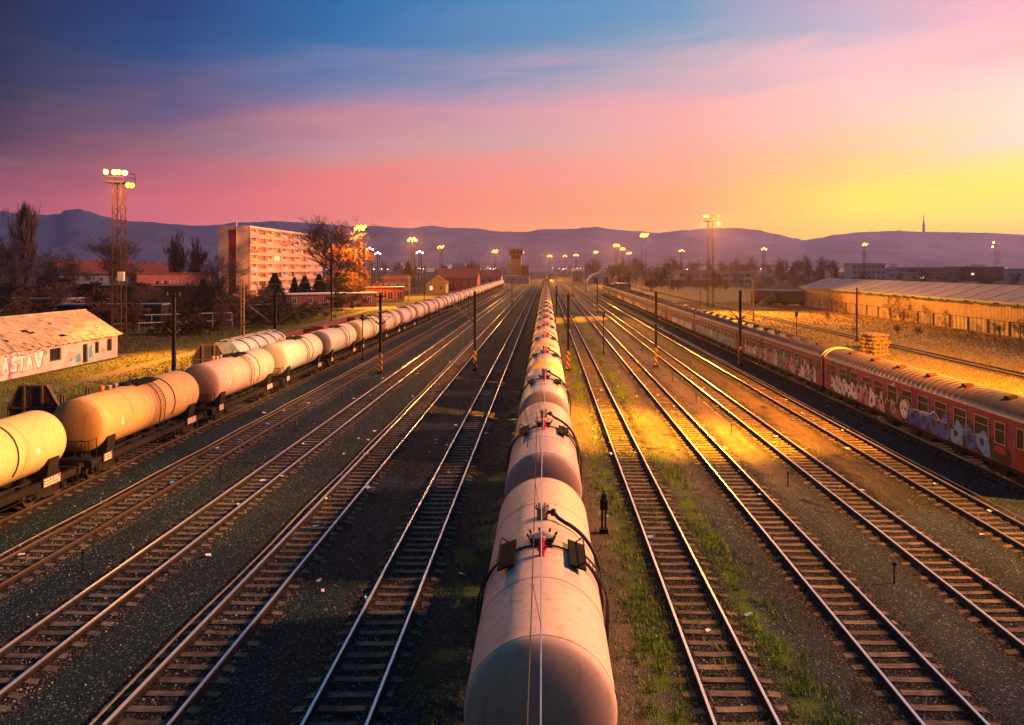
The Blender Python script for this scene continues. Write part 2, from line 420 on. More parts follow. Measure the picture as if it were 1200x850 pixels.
    c = mix_(nt, math_(nt, 'MULTIPLY', maprange(nt, xw, 27.0, 29.5), math_(nt, 'MULTIPLY', maprange(nt, wob2, 0.28, 0.42), maprange(nt, d, 1.0, 1.9))), c, gr)
    far = math_(nt, 'MAXIMUM', maprange(nt, xw, -50.5, -55), maprange(nt, xw, 95, 110))
    c = mix_(nt, far, c, mix_(nt, f1, (0.03, 0.02, 0.016), (0.07, 0.045, 0.03)))
    c = mix_(nt, maprange(nt, y, 420, 620), c, mix_(nt, f1, (0.03, 0.024, 0.022), (0.07, 0.052, 0.04)))
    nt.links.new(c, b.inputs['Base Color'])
    b.inputs['Roughness'].default_value = 0.95; b.inputs['Specular IOR Level'].default_value = 0.06
    h = math_(nt, 'ADD', math_(nt, 'MULTIPLY', fine, 0.5), math_(nt, 'MULTIPLY', vor.outputs['Distance'], -0.6))
    bump_(nt, b, h, 0.7, 0.06)
    return m

g = MB()
ys = [-240, -40, 0, 20, 40, 60, 80, 120, 180, 260, 400, 700, 1200, 2400, 4150]
xs_ = [-4100, -1500, -400, -120, -60, -30, 0, 30, 60, 120, 400, 1500, 4100]
vs = [(x, y, 0) for y in ys for x in xs_]
nx = len(xs_)
g.add(vs, [(j * nx + i, j * nx + i + 1, (j + 1) * nx + i + 1, (j + 1) * nx + i) for j in range(len(ys) - 1) for i in range(nx - 1)])
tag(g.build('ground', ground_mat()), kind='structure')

# ------------------------------------------------------------------ hills
RIDGE = [(-500, 250), (-200, 243), (-60, 240), (0, 247), (20, 250), (40, 251.5), (58, 252), (70, 250.5), (78, 246), (90, 244.6), (105, 248), (120, 253), (140, 258), (160, 259.5), (175, 260), (200, 262.5), (230, 264.5), (258, 263.5), (275, 260.5), (300, 260.5), (320, 259), (350, 260.5), (380, 263), (420, 265.5), (441, 265), (480, 267.6), (503, 264.6), (530, 267), (552, 267.5), (590, 271.5), (612, 272), (640, 268.5), (665, 268.5), (697, 266), (720, 269), (745, 271), (772, 273), (800, 270), (830, 267.5), (860, 267), (885, 269), (910, 274.5), (930, 279), (942, 281.5), (960, 279), (980, 275), (1010, 272), (1050, 270.5), (1080, 271.5), (1110, 272), (1160, 273), (1200, 275), (1300, 270), (1500, 262), (1700, 268)]
def ridge_y(px):
    for (a, ya), (b, yb) in zip(RIDGE, RIDGE[1:]):
        if a <= px <= b:
            t = (px - a) / (b - a); t = t * t * (3 - 2 * t)
            return ya + (yb - ya) * t
    return 265
HY0, HY1 = 1650.0, 3600.0
def hill_z(px, Y):
    top = WZ(ridge_y(px), HY1)
    t = (Y - HY0) / (HY1 - HY0)
    if t <= 0: return 0.0
    x = WX(px, Y)
    if t > 1: return top * max(0, 1 - (t - 1) * 2.5) + 4 * noise.noise(Vector((x * 0.01, Y * 0.01, 3)))
    base = (0.62 * t ** 1.25 + 0.38 * t ** 3.2) * top
    n = noise.noise(Vector((x * 0.0022, Y * 0.0022, 0.3))) * 64 + noise.noise(Vector((x * 0.006, Y * 0.006, 7))) * 26
    fine = noise.noise(Vector((x * 0.03, Y * 0.03, 2))) * 4.0
    return max(0.0, base + n * t * (1 - t) * 2.6 + fine * min(1, t * 4))
hb = MB()
pxs = [-500 + 6 * i for i in range(367)]
hys = [HY0 + (HY1 - HY0) * k / 34 for k in range(35)] + [3750, 3950]
vs = [(WX(px, Y), Y, hill_z(px, Y) - 0.5) for Y in hys for px in pxs]
nx = len(pxs)
hb.add(vs, [(j * nx + i, j * nx + i + 1, (j + 1) * nx + i + 1, (j + 1) * nx + i) for j in range(len(hys) - 1) for i in range(nx - 1)])
def hill_mat():
    m, nt, b = newmat('hill_hazed')
    P = coords(nt)
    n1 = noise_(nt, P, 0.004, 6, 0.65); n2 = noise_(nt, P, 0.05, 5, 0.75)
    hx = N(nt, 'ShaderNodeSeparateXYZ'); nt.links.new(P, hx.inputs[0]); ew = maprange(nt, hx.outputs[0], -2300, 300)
    c = mix_(nt, maprange(nt, n1, 0.35, 0.65), mix_(nt, ew, (0.035, 0.07, 0.13), (0.17, 0.125, 0.19)), mix_(nt, ew, (0.07, 0.12, 0.2), (0.34, 0.25, 0.37)))  # blue and violet of the haze put into the hill colour
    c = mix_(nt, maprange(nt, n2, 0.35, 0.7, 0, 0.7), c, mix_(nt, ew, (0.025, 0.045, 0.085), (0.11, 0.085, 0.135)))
    nt.links.new(c, b.inputs['Base Color']); b.inputs['Roughness'].default_value = 0.95
    b.inputs['Specular IOR Level'].default_value = 0.05
    bump_(nt, b, n2, 0.8, 8)
    return m
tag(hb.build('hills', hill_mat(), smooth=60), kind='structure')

# television tower on the ridge
tv = MB(); Y = HY1 - 30; X = WX(1082.5, Y); z0 = hill_z(1082.5, Y) - 3; zt = WZ(249, Y)
h = zt - z0
tv.lathe_z([(0, 9), (h * .1, 6), (h * .35, 5), (h * .36, 7), (h * .42, 7), (h * .44, 4), (h * .62, 3.2), (h * .64, 2), (h * .85, 1.2), (h, 0.7)], (0, 0, 0), 10)
t = thing('television_tower', 'slender television tower standing alone on the far hilltop', 'tower', (X, Y, z0))
tv.build('mast', M['galvanised'], t, 40)

# ------------------------------------------------------------------ tracks
def rail_sec(cx, m_head):
    mb = MB()
    mb.box2((cx - .036, -20, .16), (cx + .036, 720, .2), 0)
    mb.box2((cx - .01, -20, .06), (cx + .01, 720, .16), 1)
    mb.box2((cx - .07, -20, .045), (cx + .07, 720, .06), 1)
    return mb
SLEEPER = None
def sleeper_mesh():
    mb = MB()
    px_ = [(-1.25, .004), (-1.05, .02), (-.92, .042), (-.75, .05), (-.55, .044), (0, .03), (.55, .044), (.75, .05), (.92, .042), (1.05, .02), (1.25, .004)]
    vs = []
    for x, z in px_: vs += [(x, -.13, -.07), (x, -.115, z), (x, .115, z), (x, .13, -.07)]
    fs = [(0, 1, 2, 3), tuple(range(len(vs) - 1, len(vs) - 5, -1))]
    for i in range(len(px_) - 1):
        for q in range(3): fs.append((i * 4 + q, i * 4 + 4 + q, i * 4 + 5 + q, i * 4 + q + 1))
    mb.add(vs, fs, 0)
    for s in (-1, 1):
        mb.box((s * .7525, 0, .055), (.34, .17, .02), 1)
        for q in (-.11, .11): mb.box((s * .7525 + q, 0, .075), (.04, .06, .03), 1)
    return mb
RND = random.Random(5)
for cx, lab in TRACKS:
    t = thing('railway_track', (lab if 'track' in lab[:40] and not lab.startswith('under') else 'track ' + lab), 'railway track', (cx, 0, 0), 0, 'tracks of the yard')
    dull = cx in (-28.6, -33.6, -19.15, 47.5, -23.85)
    for s in (-1, 1):
        rail_sec(s * .7525, None).build('rail', [M['rail_dull'] if dull else M['rail_head'], M['rail_side']], t)
    lim = 0.75 if cx < 0 else 0.66
    y0 = max(16.0, (abs(cx) - 1.6) / lim)
    first = SLEEPER
    for k in range(96):
        if SLEEPER is None:
            o = sleeper_mesh().build('sleeper', [M['sleeper'], M['rail_side']], t); SLEEPER = o
        else:
            o = SLEEPER.copy(); COL.objects.link(o); o.parent = t
        o.location = (RND.gauss(0, .05), y0 + .62 * k + RND.gauss(0, .022), RND.uniform(-.018, .004))
        o.rotation_euler = (RND.uniform(-.04, .04), RND.uniform(-.008, .008), RND.gauss(0, .022))
    yy = y0 + .62 * 96
    mb = MB()
    while yy < 330:
        mb.box((RND.uniform(-.04, .04), yy, 0), (2.5, .25, .1)); yy += .62
    tag(mb.build('sleeper_run', M['sleeper'], t), kind='stuff')

# loose ballast, as real stones near the camera
def stones(seed, count, ymax, sampler):
    R = random.Random(seed); mb = MB()
    for _ in range(count):
        x, y, z = sampler(R)
        r = R.uniform(.022, .06)
        a = R.uniform(0, 6.28); q = R.uniform(.5, .9)
        vs = [(x + r * cos(a + i * 2.094) * R.uniform(.7, 1.2), y + r * sin(a + i * 2.094) * R.uniform(.7, 1.2), z - .01) for i in range(3)]
        vs.append((x + R.uniform(-.3, .3) * r, y + R.uniform(-.3, .3) * r, z + r * q))
        mb.add(vs, [(0, 1, 3), (1, 2, 3), (2, 0, 3)], 0)
    return mb
NEAR = [t for t in TRACKS if -20 < t[0] < 25]
def samp(R):
    cx = R.choice(NEAR)[0]
    lim = 0.76 if cx < 0 else 0.67
    y0 = max(15.5, (abs(cx) - 2) / lim)
    y = y0 + 45 * R.random() ** 1.6
    u = R.random()
    if u < .42: dx = R.uniform(-.68, .68)
    elif u < .85: dx = R.choice((-1, 1)) * (.88 + abs(R.gauss(0, .38)))
    else: dx = R.gauss(0, 1.9)
    return cx + dx, y, .0
M['stone'] = leafmat('ballast_stone', [(0.045, 0.045, 0.045), (0.09, 0.085, 0.08), (0.17, 0.155, 0.145), (0.38, 0.36, 0.34)], 0.85)
tag(stones(3, 42000, 60, samp).build('gravel', M['stone']), 'loose pale ballast stones strewn between and beside the rails', 'gravel', kind='stuff')

# scraps of litter
R = random.Random(12); mb = MB()
for _ in range(150):
    x, y, z = samp(R)
    y += R.uniform(0, 30); x += R.gauss(0, .6)
    w, h = R.uniform(.05, .16), R.uniform(.04, .12); a = R.uniform(0, 3.1); zt = R.uniform(.06, .12)
    ca, sa = cos(a), sin(a)
    q = [(-w, -h, zt), (w, -h * .7, zt + R.uniform(0, .06)), (w * .8, h, zt + .02), (-w * .9, h * .9, zt + R.uniform(0, .08))]
    mb.add([(x + ca * p - sa * r, y + sa * p + ca * r, e) for p, r, e in q] + [(x + ca * p - sa * r, y + sa * p + ca * r, e - .01) for p, r, e in q], [(0, 1, 2, 3), (7, 6, 5, 4), (0, 4, 5, 1), (1, 5, 6, 2), (2, 6, 7, 3), (3, 7, 4, 0)], 0 if R.random() < .75 else 1)
M['paper'] = plain('paper', (0.75, 0.74, 0.75), 0.7, 0, 0.1, 3)
M['blue_plastic'] = plain('blue_plastic', (0.12, 0.3, 0.6), 0.5, 0, 0.1, 3)
tag(mb.build('litter', [M['paper'], M['blue_plastic']]), 'white and blue scraps of litter lying between the tracks', 'litter', kind='stuff')

# grass blades
def blades(seed, count, sampler, hmin, hmax, wid):
    R = random.Random(seed); mb = MB()
    for _ in range(count):
        p = sampler(R)
        if p is None: continue
        x, y = p
        for q in range(3):
            a = R.uniform(0, 6.28); h = R.uniform(hmin, hmax); w = wid * R.uniform(.6, 1.3)
            l = h * R.uniform(.2, .7); xx, yy = x + R.uniform(-.08, .08), y + R.uniform(-.08, .08)
            ca, sa = cos(a), sin(a)
            mb.add([(xx - sa * w, yy + ca * w, 0), (xx + sa * w, yy - ca * w, 0), (xx + ca * l, yy + sa * l, h)], [(0, 1, 2)])
    return mb
def strip(R):
    u = R.random()
    if u < .4: x = R.gauss(3.0, .48)
    elif u < .8: x = R.gauss(6.6, .5)
    elif u < .9: x = R.uniform(4.1, 5.3)
    else: x = R.gauss(-2.7, .4)
    y = 15.5 + 95 * R.random() ** 1.5
    n = noise.noise(Vector((x * .7, y * .25, 4))) * .6 + noise.noise(Vector((x * 2.6, y * 1.3, 9))) * .6
    if 43 < y < 58 and R.random() < .8: return None
    if n < .0 + (.12 if 4 < x < 5.4 else 0) + (.2 if x < 0 else 0): return None
    if abs(x - 3.957) < .12 or abs(x - 5.46) < .12: return None
    return x, y
tag(blades(4, 26000, strip, .03, .24, .012).build('grass', M['grass_green']), 'green weeds in strips beside one track', 'grass', kind='stuff')
def fieldR(R):
    y = 36 + 190 * R.random() ** 1.3
    x = R.uniform(27.5, 71)
    if abs(x - 47.5) < 1.7 or x > .7 * y + 3: return None
    return x, y
tag(blades(8, 30000, fieldR, .07, .3, .045).build('dry_grass', M['grass_dry']), 'dry lamplit grass between the coaches and the warehouse', 'grass', kind='stuff')
def fieldL(R):
    y = 55 + 130 * R.random() ** 1.2
    x = -R.uniform(37, 75)
    if -x > .78 * y or (x < -51.5 and y < 93) or abs(x + 44.5) < .9: return None
    return x, y
tag(blades(9, 30000, fieldL, .05, .22, .04).build('meadow_grass', M['grass_field']), 'yellow-green meadow grass below the ruined house and shrubs', 'grass', kind='stuff')
# ------------------------------------------------------------------ tank wagons
TR, TZ = 1.4, 2.8
def surf(x, lift=0.0):
    return TZ + sqrt(max(0.0, (TR + lift) ** 2 - x * x))
def arc(a0, a1, r, y, n=14):
    return [(r * sin(a0 + (a1 - a0) * i / n), y, TZ + r * cos(a0 + (a1 - a0) * i / n)) for i in range(n + 1)]

def tank_mb(n=56):
    mb = MB(); prof = []
    H = 4.95
    for i in range(9):
        a = pi / 2 * i / 8
        prof.append((-H - .42 * cos(a), max(.02, TR * sin(a) ** .82)))
    for y in (-4.93, -2.475, -2.44, 0.0, 2.44, 2.475, 4.93):
        prof.append((y, TR))
    for i in range(9):
        a = pi / 2 * (1 - i / 8)
        prof.append((H + .42 * cos(a), max(.02, TR * sin(a) ** .82)))
    mb.lathe_y(prof, n, 0, 0, TZ)
    for y in (-2.475, 2.475, -4.93, 4.93):
        mb.pipe([(TR * sin(2 * pi * i / 48), y, TZ + TR * cos(2 * pi * i / 48)) for i in range(49)], .009, 4, 0)
    return mb

def frame_mb():
    mb = MB()
    for s in (-1, 1):
        mb.box((s * 1.22, 0, 1.12), (.1, 12.0, .26)); mb.box((s * 1.22, 0, 1.26), (.24, 12.0, .03)); mb.box((s * 1.22, 0, .98), (.24, 12.0, .03))
        mb.box((s * .45, 0, 1.1), (.08, 11.9, .24))
        mb.box((0, s * 6.0, 1.1), (2.74, .16, .36))
        for yy in (-4.3, 4.3):                                   # saddles
            sec = [(s * .25, 1.26), (s * 1.2, 1.26), (s * 1.32, 2.15), (s * 1.22, 2.2), (s * .7, 1.66), (s * .25, 1.46)]
            mb.extrude_y(sec if s > 0 else sec[::-1], yy - .35, yy + .35, 0)
    for yy in (-5, -3, -1.6, 0, 1.6, 3, 5): mb.box((0, yy, 1.08), (2.3, .12, .18))
    for s in (-1, 1):                                            # brake rods, reservoir, steps
        mb.tube((s * .95, -2.6, .86), (s * .95, 2.9, .82), .025); mb.tube((s * 1.15, -3.3, .72), (s * 1.15, 3.2, .74), .02)
        for yy in (-2.2, -.7, .9, 2.3): mb.tube((s * 1.15, yy, .74), (s * 1.18, yy + .1, 1.0), .022)
        for yy in (-5.7, 5.7):
            mb.box((s * 1.38, yy, .62), (.2, .42, .03)); mb.tube((s * 1.38, yy - .18, .62), (s * 1.34, yy - .18, 1.05), .015); mb.tube((s * 1.38, yy + .18, .62), (s * 1.34, yy + .18, 1.05), .015)
    mb.tube((.35, -.9, .8), (.35, .6, .8), .19, n=12); mb.tube((-.5, 1.2, .78), (-.5, 2.2, .78), .15, n=12)
    mb.tube((0, 0, 1.42), (0, 0, .7), .13, n=10)                 # discharge pipe
    mb.tube((-1.3, .15, .78), (1.3, .15, .78), .08, n=10)
    return mb
def bogie_mb():
    mb = MB()
    for s in (-1, 1):
        sec = [(-1.25, .62), (-.95, .9), (-.45, .9), (-.3, .75), (.3, .75), (.45, .9), (.95, .9), (1.25, .62), (1.1, .52), (.5, .5), (.3, .42), (-.3, .42), (-.5, .5), (-1.1, .52)]
        mb.extrude_x(sec, s * .98 - .06, s * .98 + .06)
        for yy in (-.9, .9): mb.box((s * 1.02, yy, .66), (.26, .3, .28)); mb.tube((s * 1.14, yy, .66), (s * 1.2, yy, .66), .11, n=10)
        for yy in (-.18, 0, .18): mb.tube((s * .98, yy, .5), (s * .98, yy, .8), .06, n=8)
    mb.box((0, 0, .8), (2.1, .4, .2))
    for yy in (-1.15, 1.15): mb.box((0, yy, .6), (1.9, .1, .12))
    return mb
def wheelset_mb():
    mb = MB()
    mb.tube((-.9, 0, .66), (.9, 0, .66), .075, n=10)
    for s in (-1, 1):
        vs = []
        mb.tube((s * .69, 0, .66), (s * .82, 0, .66), .46, n=22); mb.tube((s * .66, 0, .66), (s * .69, 0, .66), .49, n=22)
    return mb
def buffer_mb():
    mb = MB()
    mb.tube((0, 0, 0), (0, .22, 0), .13, n=12); mb.tube((0, .22, 0), (0, .4, 0), .08, n=12); mb.tube((0, .4, 0), (0, .44, 0), .23, .22, n=18)
    return mb
SHARED = {}
def shared(key, fn, name, mats, parent, smooth=None):
    if key not in SHARED:
        SHARED[key] = fn().build(name, mats, parent, smooth); return SHARED[key]
    o = SHARED[key].copy(); COL.objects.link(o); o.parent = parent; o.name = name
    o.matrix_parent_inverse.identity(); o.location = (0, 0, 0); o.rotation_euler = (0, 0, 0)
    return o

def wagon(kind, detail):
    t = thing('tank_wagon', 'tank wagon', 'tank wagon')
    key = kind + str(detail)
    shared('tank%d' % (56 if detail else 24), lambda: tank_mb(56 if detail else 24), 'tank', M['tank'], t, 35)
    shared('frame', frame_mb, 'underframe', M['underframe'], t)
    for y in (-4.3, 4.3):
        b = shared('bogie', bogie_mb, 'bogie', M['underframe'], t); b.location = (0, y, 0)
        if detail:
            for q in (-.9, .9):
                w = shared('wheelset', wheelset_mb, 'wheelset', M['wheel'], b, 40); w.location = (0, q, 0)
    for s in (-1, 1):
        for e in (-1, 1):
            o = shared('buffer', buffer_mb, 'buffer', M['dark_metal'], t, 40); o.location = (s * .875, e * 6.05, 1.1); o.rotation_euler = (0, 0, 0 if e > 0 else pi)
    if kind == 'A':
        def man():
            mb = MB()
            mb.lathe_z([(0, .3), (.1, .3), (.1, .34), (.15, .34), (.17, .26), (.24, .1), (.25, .02)], (0, -.45, 4.19), 24)
            for i in range(8):
                a = i * pi / 4 + .2
                mb.tube((.31 * cos(a), -.45 + .31 * sin(a), 4.3), (.37 * cos(a), -.45 + .37 * sin(a), 4.41), .028, n=6, m=1)
            mb.tube((-.28, -.75, 4.34), (.28, -.75, 4.34), .05, n=8, m=1); mb.box((0, -.72, 4.22), (.5, .1, .1), 1)
            return mb
        shared('manA', man, 'manhole', [M['galvanised'], M['dark_metal']], t, 40)
        def cap():
            mb = MB(); mb.lathe_z([(0, .15), (.28, .15), (.28, .19), (.33, .19), (.34, .05)], (0, 1.2, 4.18), 18)
            for i in range(6):
                a = i * pi / 3; mb.tube((.15 * cos(a), 1.2 + .15 * sin(a), 4.51), (.15 * cos(a), 1.2 + .15 * sin(a), 4.56), .025)
            return mb
        shared('capA', cap, 'valve_cap', M['galvanised'], t, 40)
        def vent():
            mb = MB()
            pts = [(.12, 1.2, 4.36), (.3, 1.15, 4.37), (.42, 1.1, surf(.42, .1))] + [(1.5 * sin(a), 1.05 - .28 * a, TZ + 1.5 * cos(a)) for a in [.4 + .11 * i for i in range(14)]] + [(1.45, .35, 2.2), (1.38, .3, 1.3)]
            mb.pipe(pts, .055, 8); mb.tube((.24, 1.16, 4.37), (.34, 1.14, 4.37), .1, n=10)
            return mb
        shared('ventA', vent, 'vent_pipe', M['black_rubber'], t, 50)
        def red():
            mb = MB(); mb.lathe_z([(0, .07), (.14, .07), (.14, .11), (.18, .11), (.18, .06), (.36, .06), (.38, .09), (.44, .08), (.47, .02)], (0, -1.3, 4.18), 14)
            mb.tube((-.13, -1.3, 4.4), (.13, -1.3, 4.4), .035, n=8)
            return mb
        shared('redA', red, 'safety_valve', M['red_paint'], t, 40)
        for s in (-1, 1):
            def walk(s=s):
                mb = MB(); a = s * .57
                c = ((TR + .12) * sin(a), -.95, TZ + (TR + .12) * cos(a))
                mb.box(c, (.4, 1.5, .045), 0, ry=s * .36)
                for yy in (-1.5, -.95, -.4): mb.tube((c[0], yy, c[2]), (TR * .98 * sin(a), yy, TZ + TR * .98 * cos(a)), .025)
                for yy in (-1.68, -.22): mb.tube((c[0] - s * .02, yy, c[2]), (c[0] + s * .16, yy, c[2] + .12), .018)
                mb.tube((c[0] + s * .19, -1.7, c[2] + .1), (c[0] + s * .19, -.2, c[2] + .1), .016)
                return mb
            shared('walkA%d' % s, walk, 'walkway', M['grating'], t)
        shared('hoopA', lambda: (lambda mb: (mb.pipe(arc(-1.95, 1.95, TR + .05, -.78, 30), .028, 6), mb.pipe(arc(-1.9, -.75, TR + .12, -1.05, 12), .028, 6), mb)[-1])(MB()), 'hoop', M['black_rubber'], t, 50)
        def lad():
            mb = MB()
            for yy in (-.75, -1.15): mb.pipe(arc(.72, 1.57, TR + .16, yy, 10) + [(TR + .14, yy, 2.1), (TR - .02, yy, 1.2)], .026, 6)
            for i in range(11):
                a = .8 + i * .085 if i < 9 else 1.57
                z = TZ + (TR + .16) * cos(a) if i < 9 else 2.5 - .4 * (i - 8)
                x = (TR + .16) * sin(a)
                mb.tube((x, -.75, z), (x, -1.15, z), .015)
            return mb
        shared('ladA', lad, 'ladder', M['black_rubber'], t, 50)
    else:
        def man():
            mb = MB()
            mb.lathe_z([(0, .27), (.14, .27), (.14, .31), (.18, .31), (.24, .1), (.25, .02)], (0, -.9, 4.17), 20)
            for yy, r in ((-1.7, .1), (-2.3, .13), (.5, .09)):
                mb.lathe_z([(0, r), (.2, r), (.2, r + .04), (.25, r + .03), (.26, .02)], (-.05, yy, 4.18), 12, 1)
            return mb
        shared('manB', man, 'manhole', [M['dark_metal'], M['galvanised']], t, 40)
        shared('redB', lambda: (lambda mb: (mb.lathe_z([(0, .09), (.2, .09), (.2, .14), (.32, .12), (.36, .02)], (0, -3.0, 4.18), 12), mb)[-1])(MB()), 'safety_valve', M['orange_paint'], t, 40)
        def walk():
            mb = MB(); mb.box((.42, .3, 4.26), (.62, 1.9, .05), 0, ry=.2); mb.box((-.35, -.6, 4.28), (.45, 2.6, .05), 0, ry=-.16)
            for yy in (-.5, .3, 1.1): mb.tube((.42, yy, 4.24), (.42, yy, 4.05), .025)
            mb.tube((.1, -.65, 4.36), (.1, 1.2, 4.36), .02)
            return mb
        shared('walkB', walk, 'walkway', M['grating'], t)
        def lad():
            mb = MB()
            for yy in (.15, .65): mb.pipe([(.6, yy, 4.28)] + arc(.45, 1.65, TR + .1, yy, 12) + [(TR + .02, yy, 2.0), (TR - .08, yy, 1.1)], .026, 6)
            for i in range(16):
                a = .5 + i * .1
                mb.tube(((TR + .1) * sin(a), .15, TZ + (TR + .1) * cos(a)), ((TR + .1) * sin(a), .65, TZ + (TR + .1) * cos(a)), .015)
            return mb
        shared('ladB', lad, 'ladder', M['black_rubber'], t, 50)
        shared('hoopB', lambda: (lambda mb: (mb.pipe(arc(-2.2, 2.2, TR + .025, 1.9, 34), .03, 6), mb)[-1])(MB()), 'hoop', M['black_rubber'], t, 50)
    if detail:
        def plate():
            mb = MB()
            for yy, w in ((4.05, 1.15), (-4.75, .7)):
                mb.box((1.37, yy, 1.2), (.03, w, .4), 1)
                for r_ in range(3):
                    x0 = yy - w / 2 + .08
                    while x0 < yy + w / 2 - .16:
                        wd = RND.uniform(.08, .3); wd = min(wd, yy + w / 2 - .08 - x0)
                        mb.box((1.388, x0 + wd / 2, 1.08 + .12 * r_), (.008, wd, .06), 0); x0 += wd + RND.uniform(.03, .09)
            for yy in (-3.5, 3.1): mb.box((1.395, yy, 2.72), (.012, .2, .3), 0)
            return mb
        shared('plate', plate, 'marking_plate', [M['white_paint'], M['plate_red']], t)
        def rail_():
            mb = MB(); mb.box((0, -5.75, 1.3), (2.5, .62, .05))
            for x in (-1.2, -.5, .5, 1.2): mb.tube((x, -6.02, 1.3), (x, -6.02, 2.25), .024)
            for z in (1.75, 2.25): mb.tube((-1.2, -6.02, z), (1.2, -6.02, z), .024)
            for s in (-1, 1): mb.pipe([(s * 1.2, -6.02, 2.25), (s * 1.24, -5.5, 2.3), (s * 1.24, -5.45, 1.3)], .024)
            mb.tube((.75, -5.9, 1.3), (.75, -5.9, 2.1), .03); mb.pipe([(.75 + .22 * cos(a * pi / 8), -5.93, 2.05 + .22 * sin(a * pi / 8)) for a in range(17)], .018)
            return mb
        shared('endrail', rail_, 'end_railing', M['dark_metal'], t)
    return t

def paint(t, col):
    for ch in kids(t):
        if ch.name.startswith('tank'): ch.color = (*col, 1)

RC = random.Random(21)
A_hi, A_lo, B_hi, B_lo = wagon('A', 1), wagon('A', 0), wagon('B', 1), wagon('B', 0)
used = set()
def place(proto, x, y, label, group, col):
    if proto.name not in used: used.add(proto.name); o = proto
    else: o = copy_tree(proto)
    o.location = (x, y, 0); tag(o, label, None, group); paint(o, col)
    return o
BE = (0.86, 0.57, 0.45)
for k in range(31):
    j = RC.uniform(-.05, .05)
    col = tuple(max(.2, c + j + RC.uniform(-.02, .02)) for c in BE)
    if k == 1: col = (.62, .43, .4)
    if k in (2, 3): col = (.82, .62, .47)
    if k == 0: lab = 'nearest beige tank wagon of the middle train, seen from above with its domed end'
    elif k == 1: lab = 'darker beige tank wagon coupled second in the middle train, behind the nearest one'
    elif k < 12: lab = 'beige tank wagon that is %s in the middle train from its near end' % ORD[k]
    else: lab = 'tiny beige tank wagon far down the middle train towards the vanishing point'
    place(A_hi if k < 9 else A_lo, -.1, 18.15 + 13 * k, lab, 'tank wagons of the middle train', col)
LC = [(.82, .57, .22), (.84, .44, .14), (.74, .4, .28), (.72, .6, .42), (.72, .62, .44), (.72, .62, .38), (.7, .47, .38)]  # first two carry lamplight orange in their paint colour
LL = ['yellowish cream tank wagon at the near end of the train by the ruined house',
      'ochre tank wagon with pale stripe and dark end, in front of the stake wagon',
      'pinkish grey tank wagon in front of the grey hexagonal-ended hopper',
      'cream tank wagon with dark greenish end, just past the grey hopper',
      'cream tank wagon beside the low rust-red wagons, fifth in its train',
      'pale yellow tank wagon beside the short signal post, sixth in its train', 'pink-beige tank wagon seventh in the train that passes the ruined house']
for k in range(28):
    col = LC[k] if k < len(LC) else tuple(c + RC.uniform(-.06, .06) for c in (.72, .48, .38))
    if k < len(LL): lab = LL[k]
    elif k < 12: lab = 'pink-beige tank wagon that is %s in the train passing the ruined house' % ORD[k]
    else: lab = 'tiny pink-beige tank wagon in the distant stretch of the train passing the ruined house'
    place(B_hi if k < 8 else B_lo, -23.85, 28.95 + 13 * k, lab, 'tank wagons of the train passing the ruined house', col)

# ------------------------------------------------------------------ wagons behind the tank train
M['wagon_wood'] = plain('wagon_wood', (0.085, 0.05, 0.035), 0.85, 0, 0.4, 2.5, (0.03, 0.022, 0.02), 0.3)
M['wagon_brown'] = plain('wagon_brown', (0.2, 0.1, 0.06), 0.75, 0, 0.3, 3, (0.07, 0.04, 0.03), 0.2)
M['wagon_grey'] = plain('wagon_grey', (0.42, 0.4, 0.4), 0.6, 0, 0.15, 2, (0.16, 0.12, 0.1), 0.1, amount=.8)
M['wagon_red'] = plain('wagon_red', (0.19, 0.045, 0.03), 0.75, 0, 0.3, 2, (0.06, 0.03, 0.025), 0.2)
X6 = -28.6
t = thing('stake_wagon', 'flat stake wagon with brown hexagonal bulkhead, behind the ochre tank wagon', 'flat wagon', (X6, 51, 0))
mb = MB(); mb.box((0, 0, 1.2), (2.8, 21.5, .14)); 
for s in (-1, 1): mb.box((s * 1.25, 0, 1.0), (.12, 21.5, .3))
mb.build('deck', M['wagon_wood'], t)
for e in (-1, 1):
    sec = [(-1.4, 1.27), (1.4, 1.27), (1.4, 3.1), (.75, 4.25), (-.75, 4.25), (-1.4, 3.1)]
    mb = MB(); mb.extrude_y(sec, e * 10.5 - .04, e * 10.5 + .04, 0)
    for a, b in zip(sec, sec[1:] + sec[:1]):
        mb.tube((a[0], e * 10.5, a[1]), (b[0], e * 10.5, b[1]), .075, n=6, m=1)
    for x in (-.5, .5): mb.box((x, e * 10.5 - .06, 2.75), (.13, .14, 2.95), 1)
    mb.box((0, e * 10.5 - .05, 3.05), (2.75, .12, .1), 1)
    mb.build('bulkhead', [M['wagon_wood'], M['wagon_brown']], t)
SP = None
for i in range(8):
    for s in (-1, 1):
        if SP is None:
            mb = MB(); mb.box((0, -.12, .95), (.1, .1, 1.9)); mb.box((0, .12, .9), (.1, .1, 1.8)); mb.box((0, 0, .5), (.06, .2, .08)); mb.box((0, 0, .05), (.2, .4, .1)); SP = mb.build('stake', M['wagon_brown'], t); o = SP
        else: o = SP.copy(); COL.objects.link(o); o.parent = t
        o.location = (s * 1.3, -8.6 + 2.46 * i, 1.15)
for y in (-7.6, 7.6):
    b = shared('bogie', bogie_mb, 'bogie', M['underframe'], t); b.location = (0, y, 0)
    for q in (-.9, .9): w = shared('wheelset', wheelset_mb, 'wheelset', M['wheel'], b); w.location = (0, q, 0)

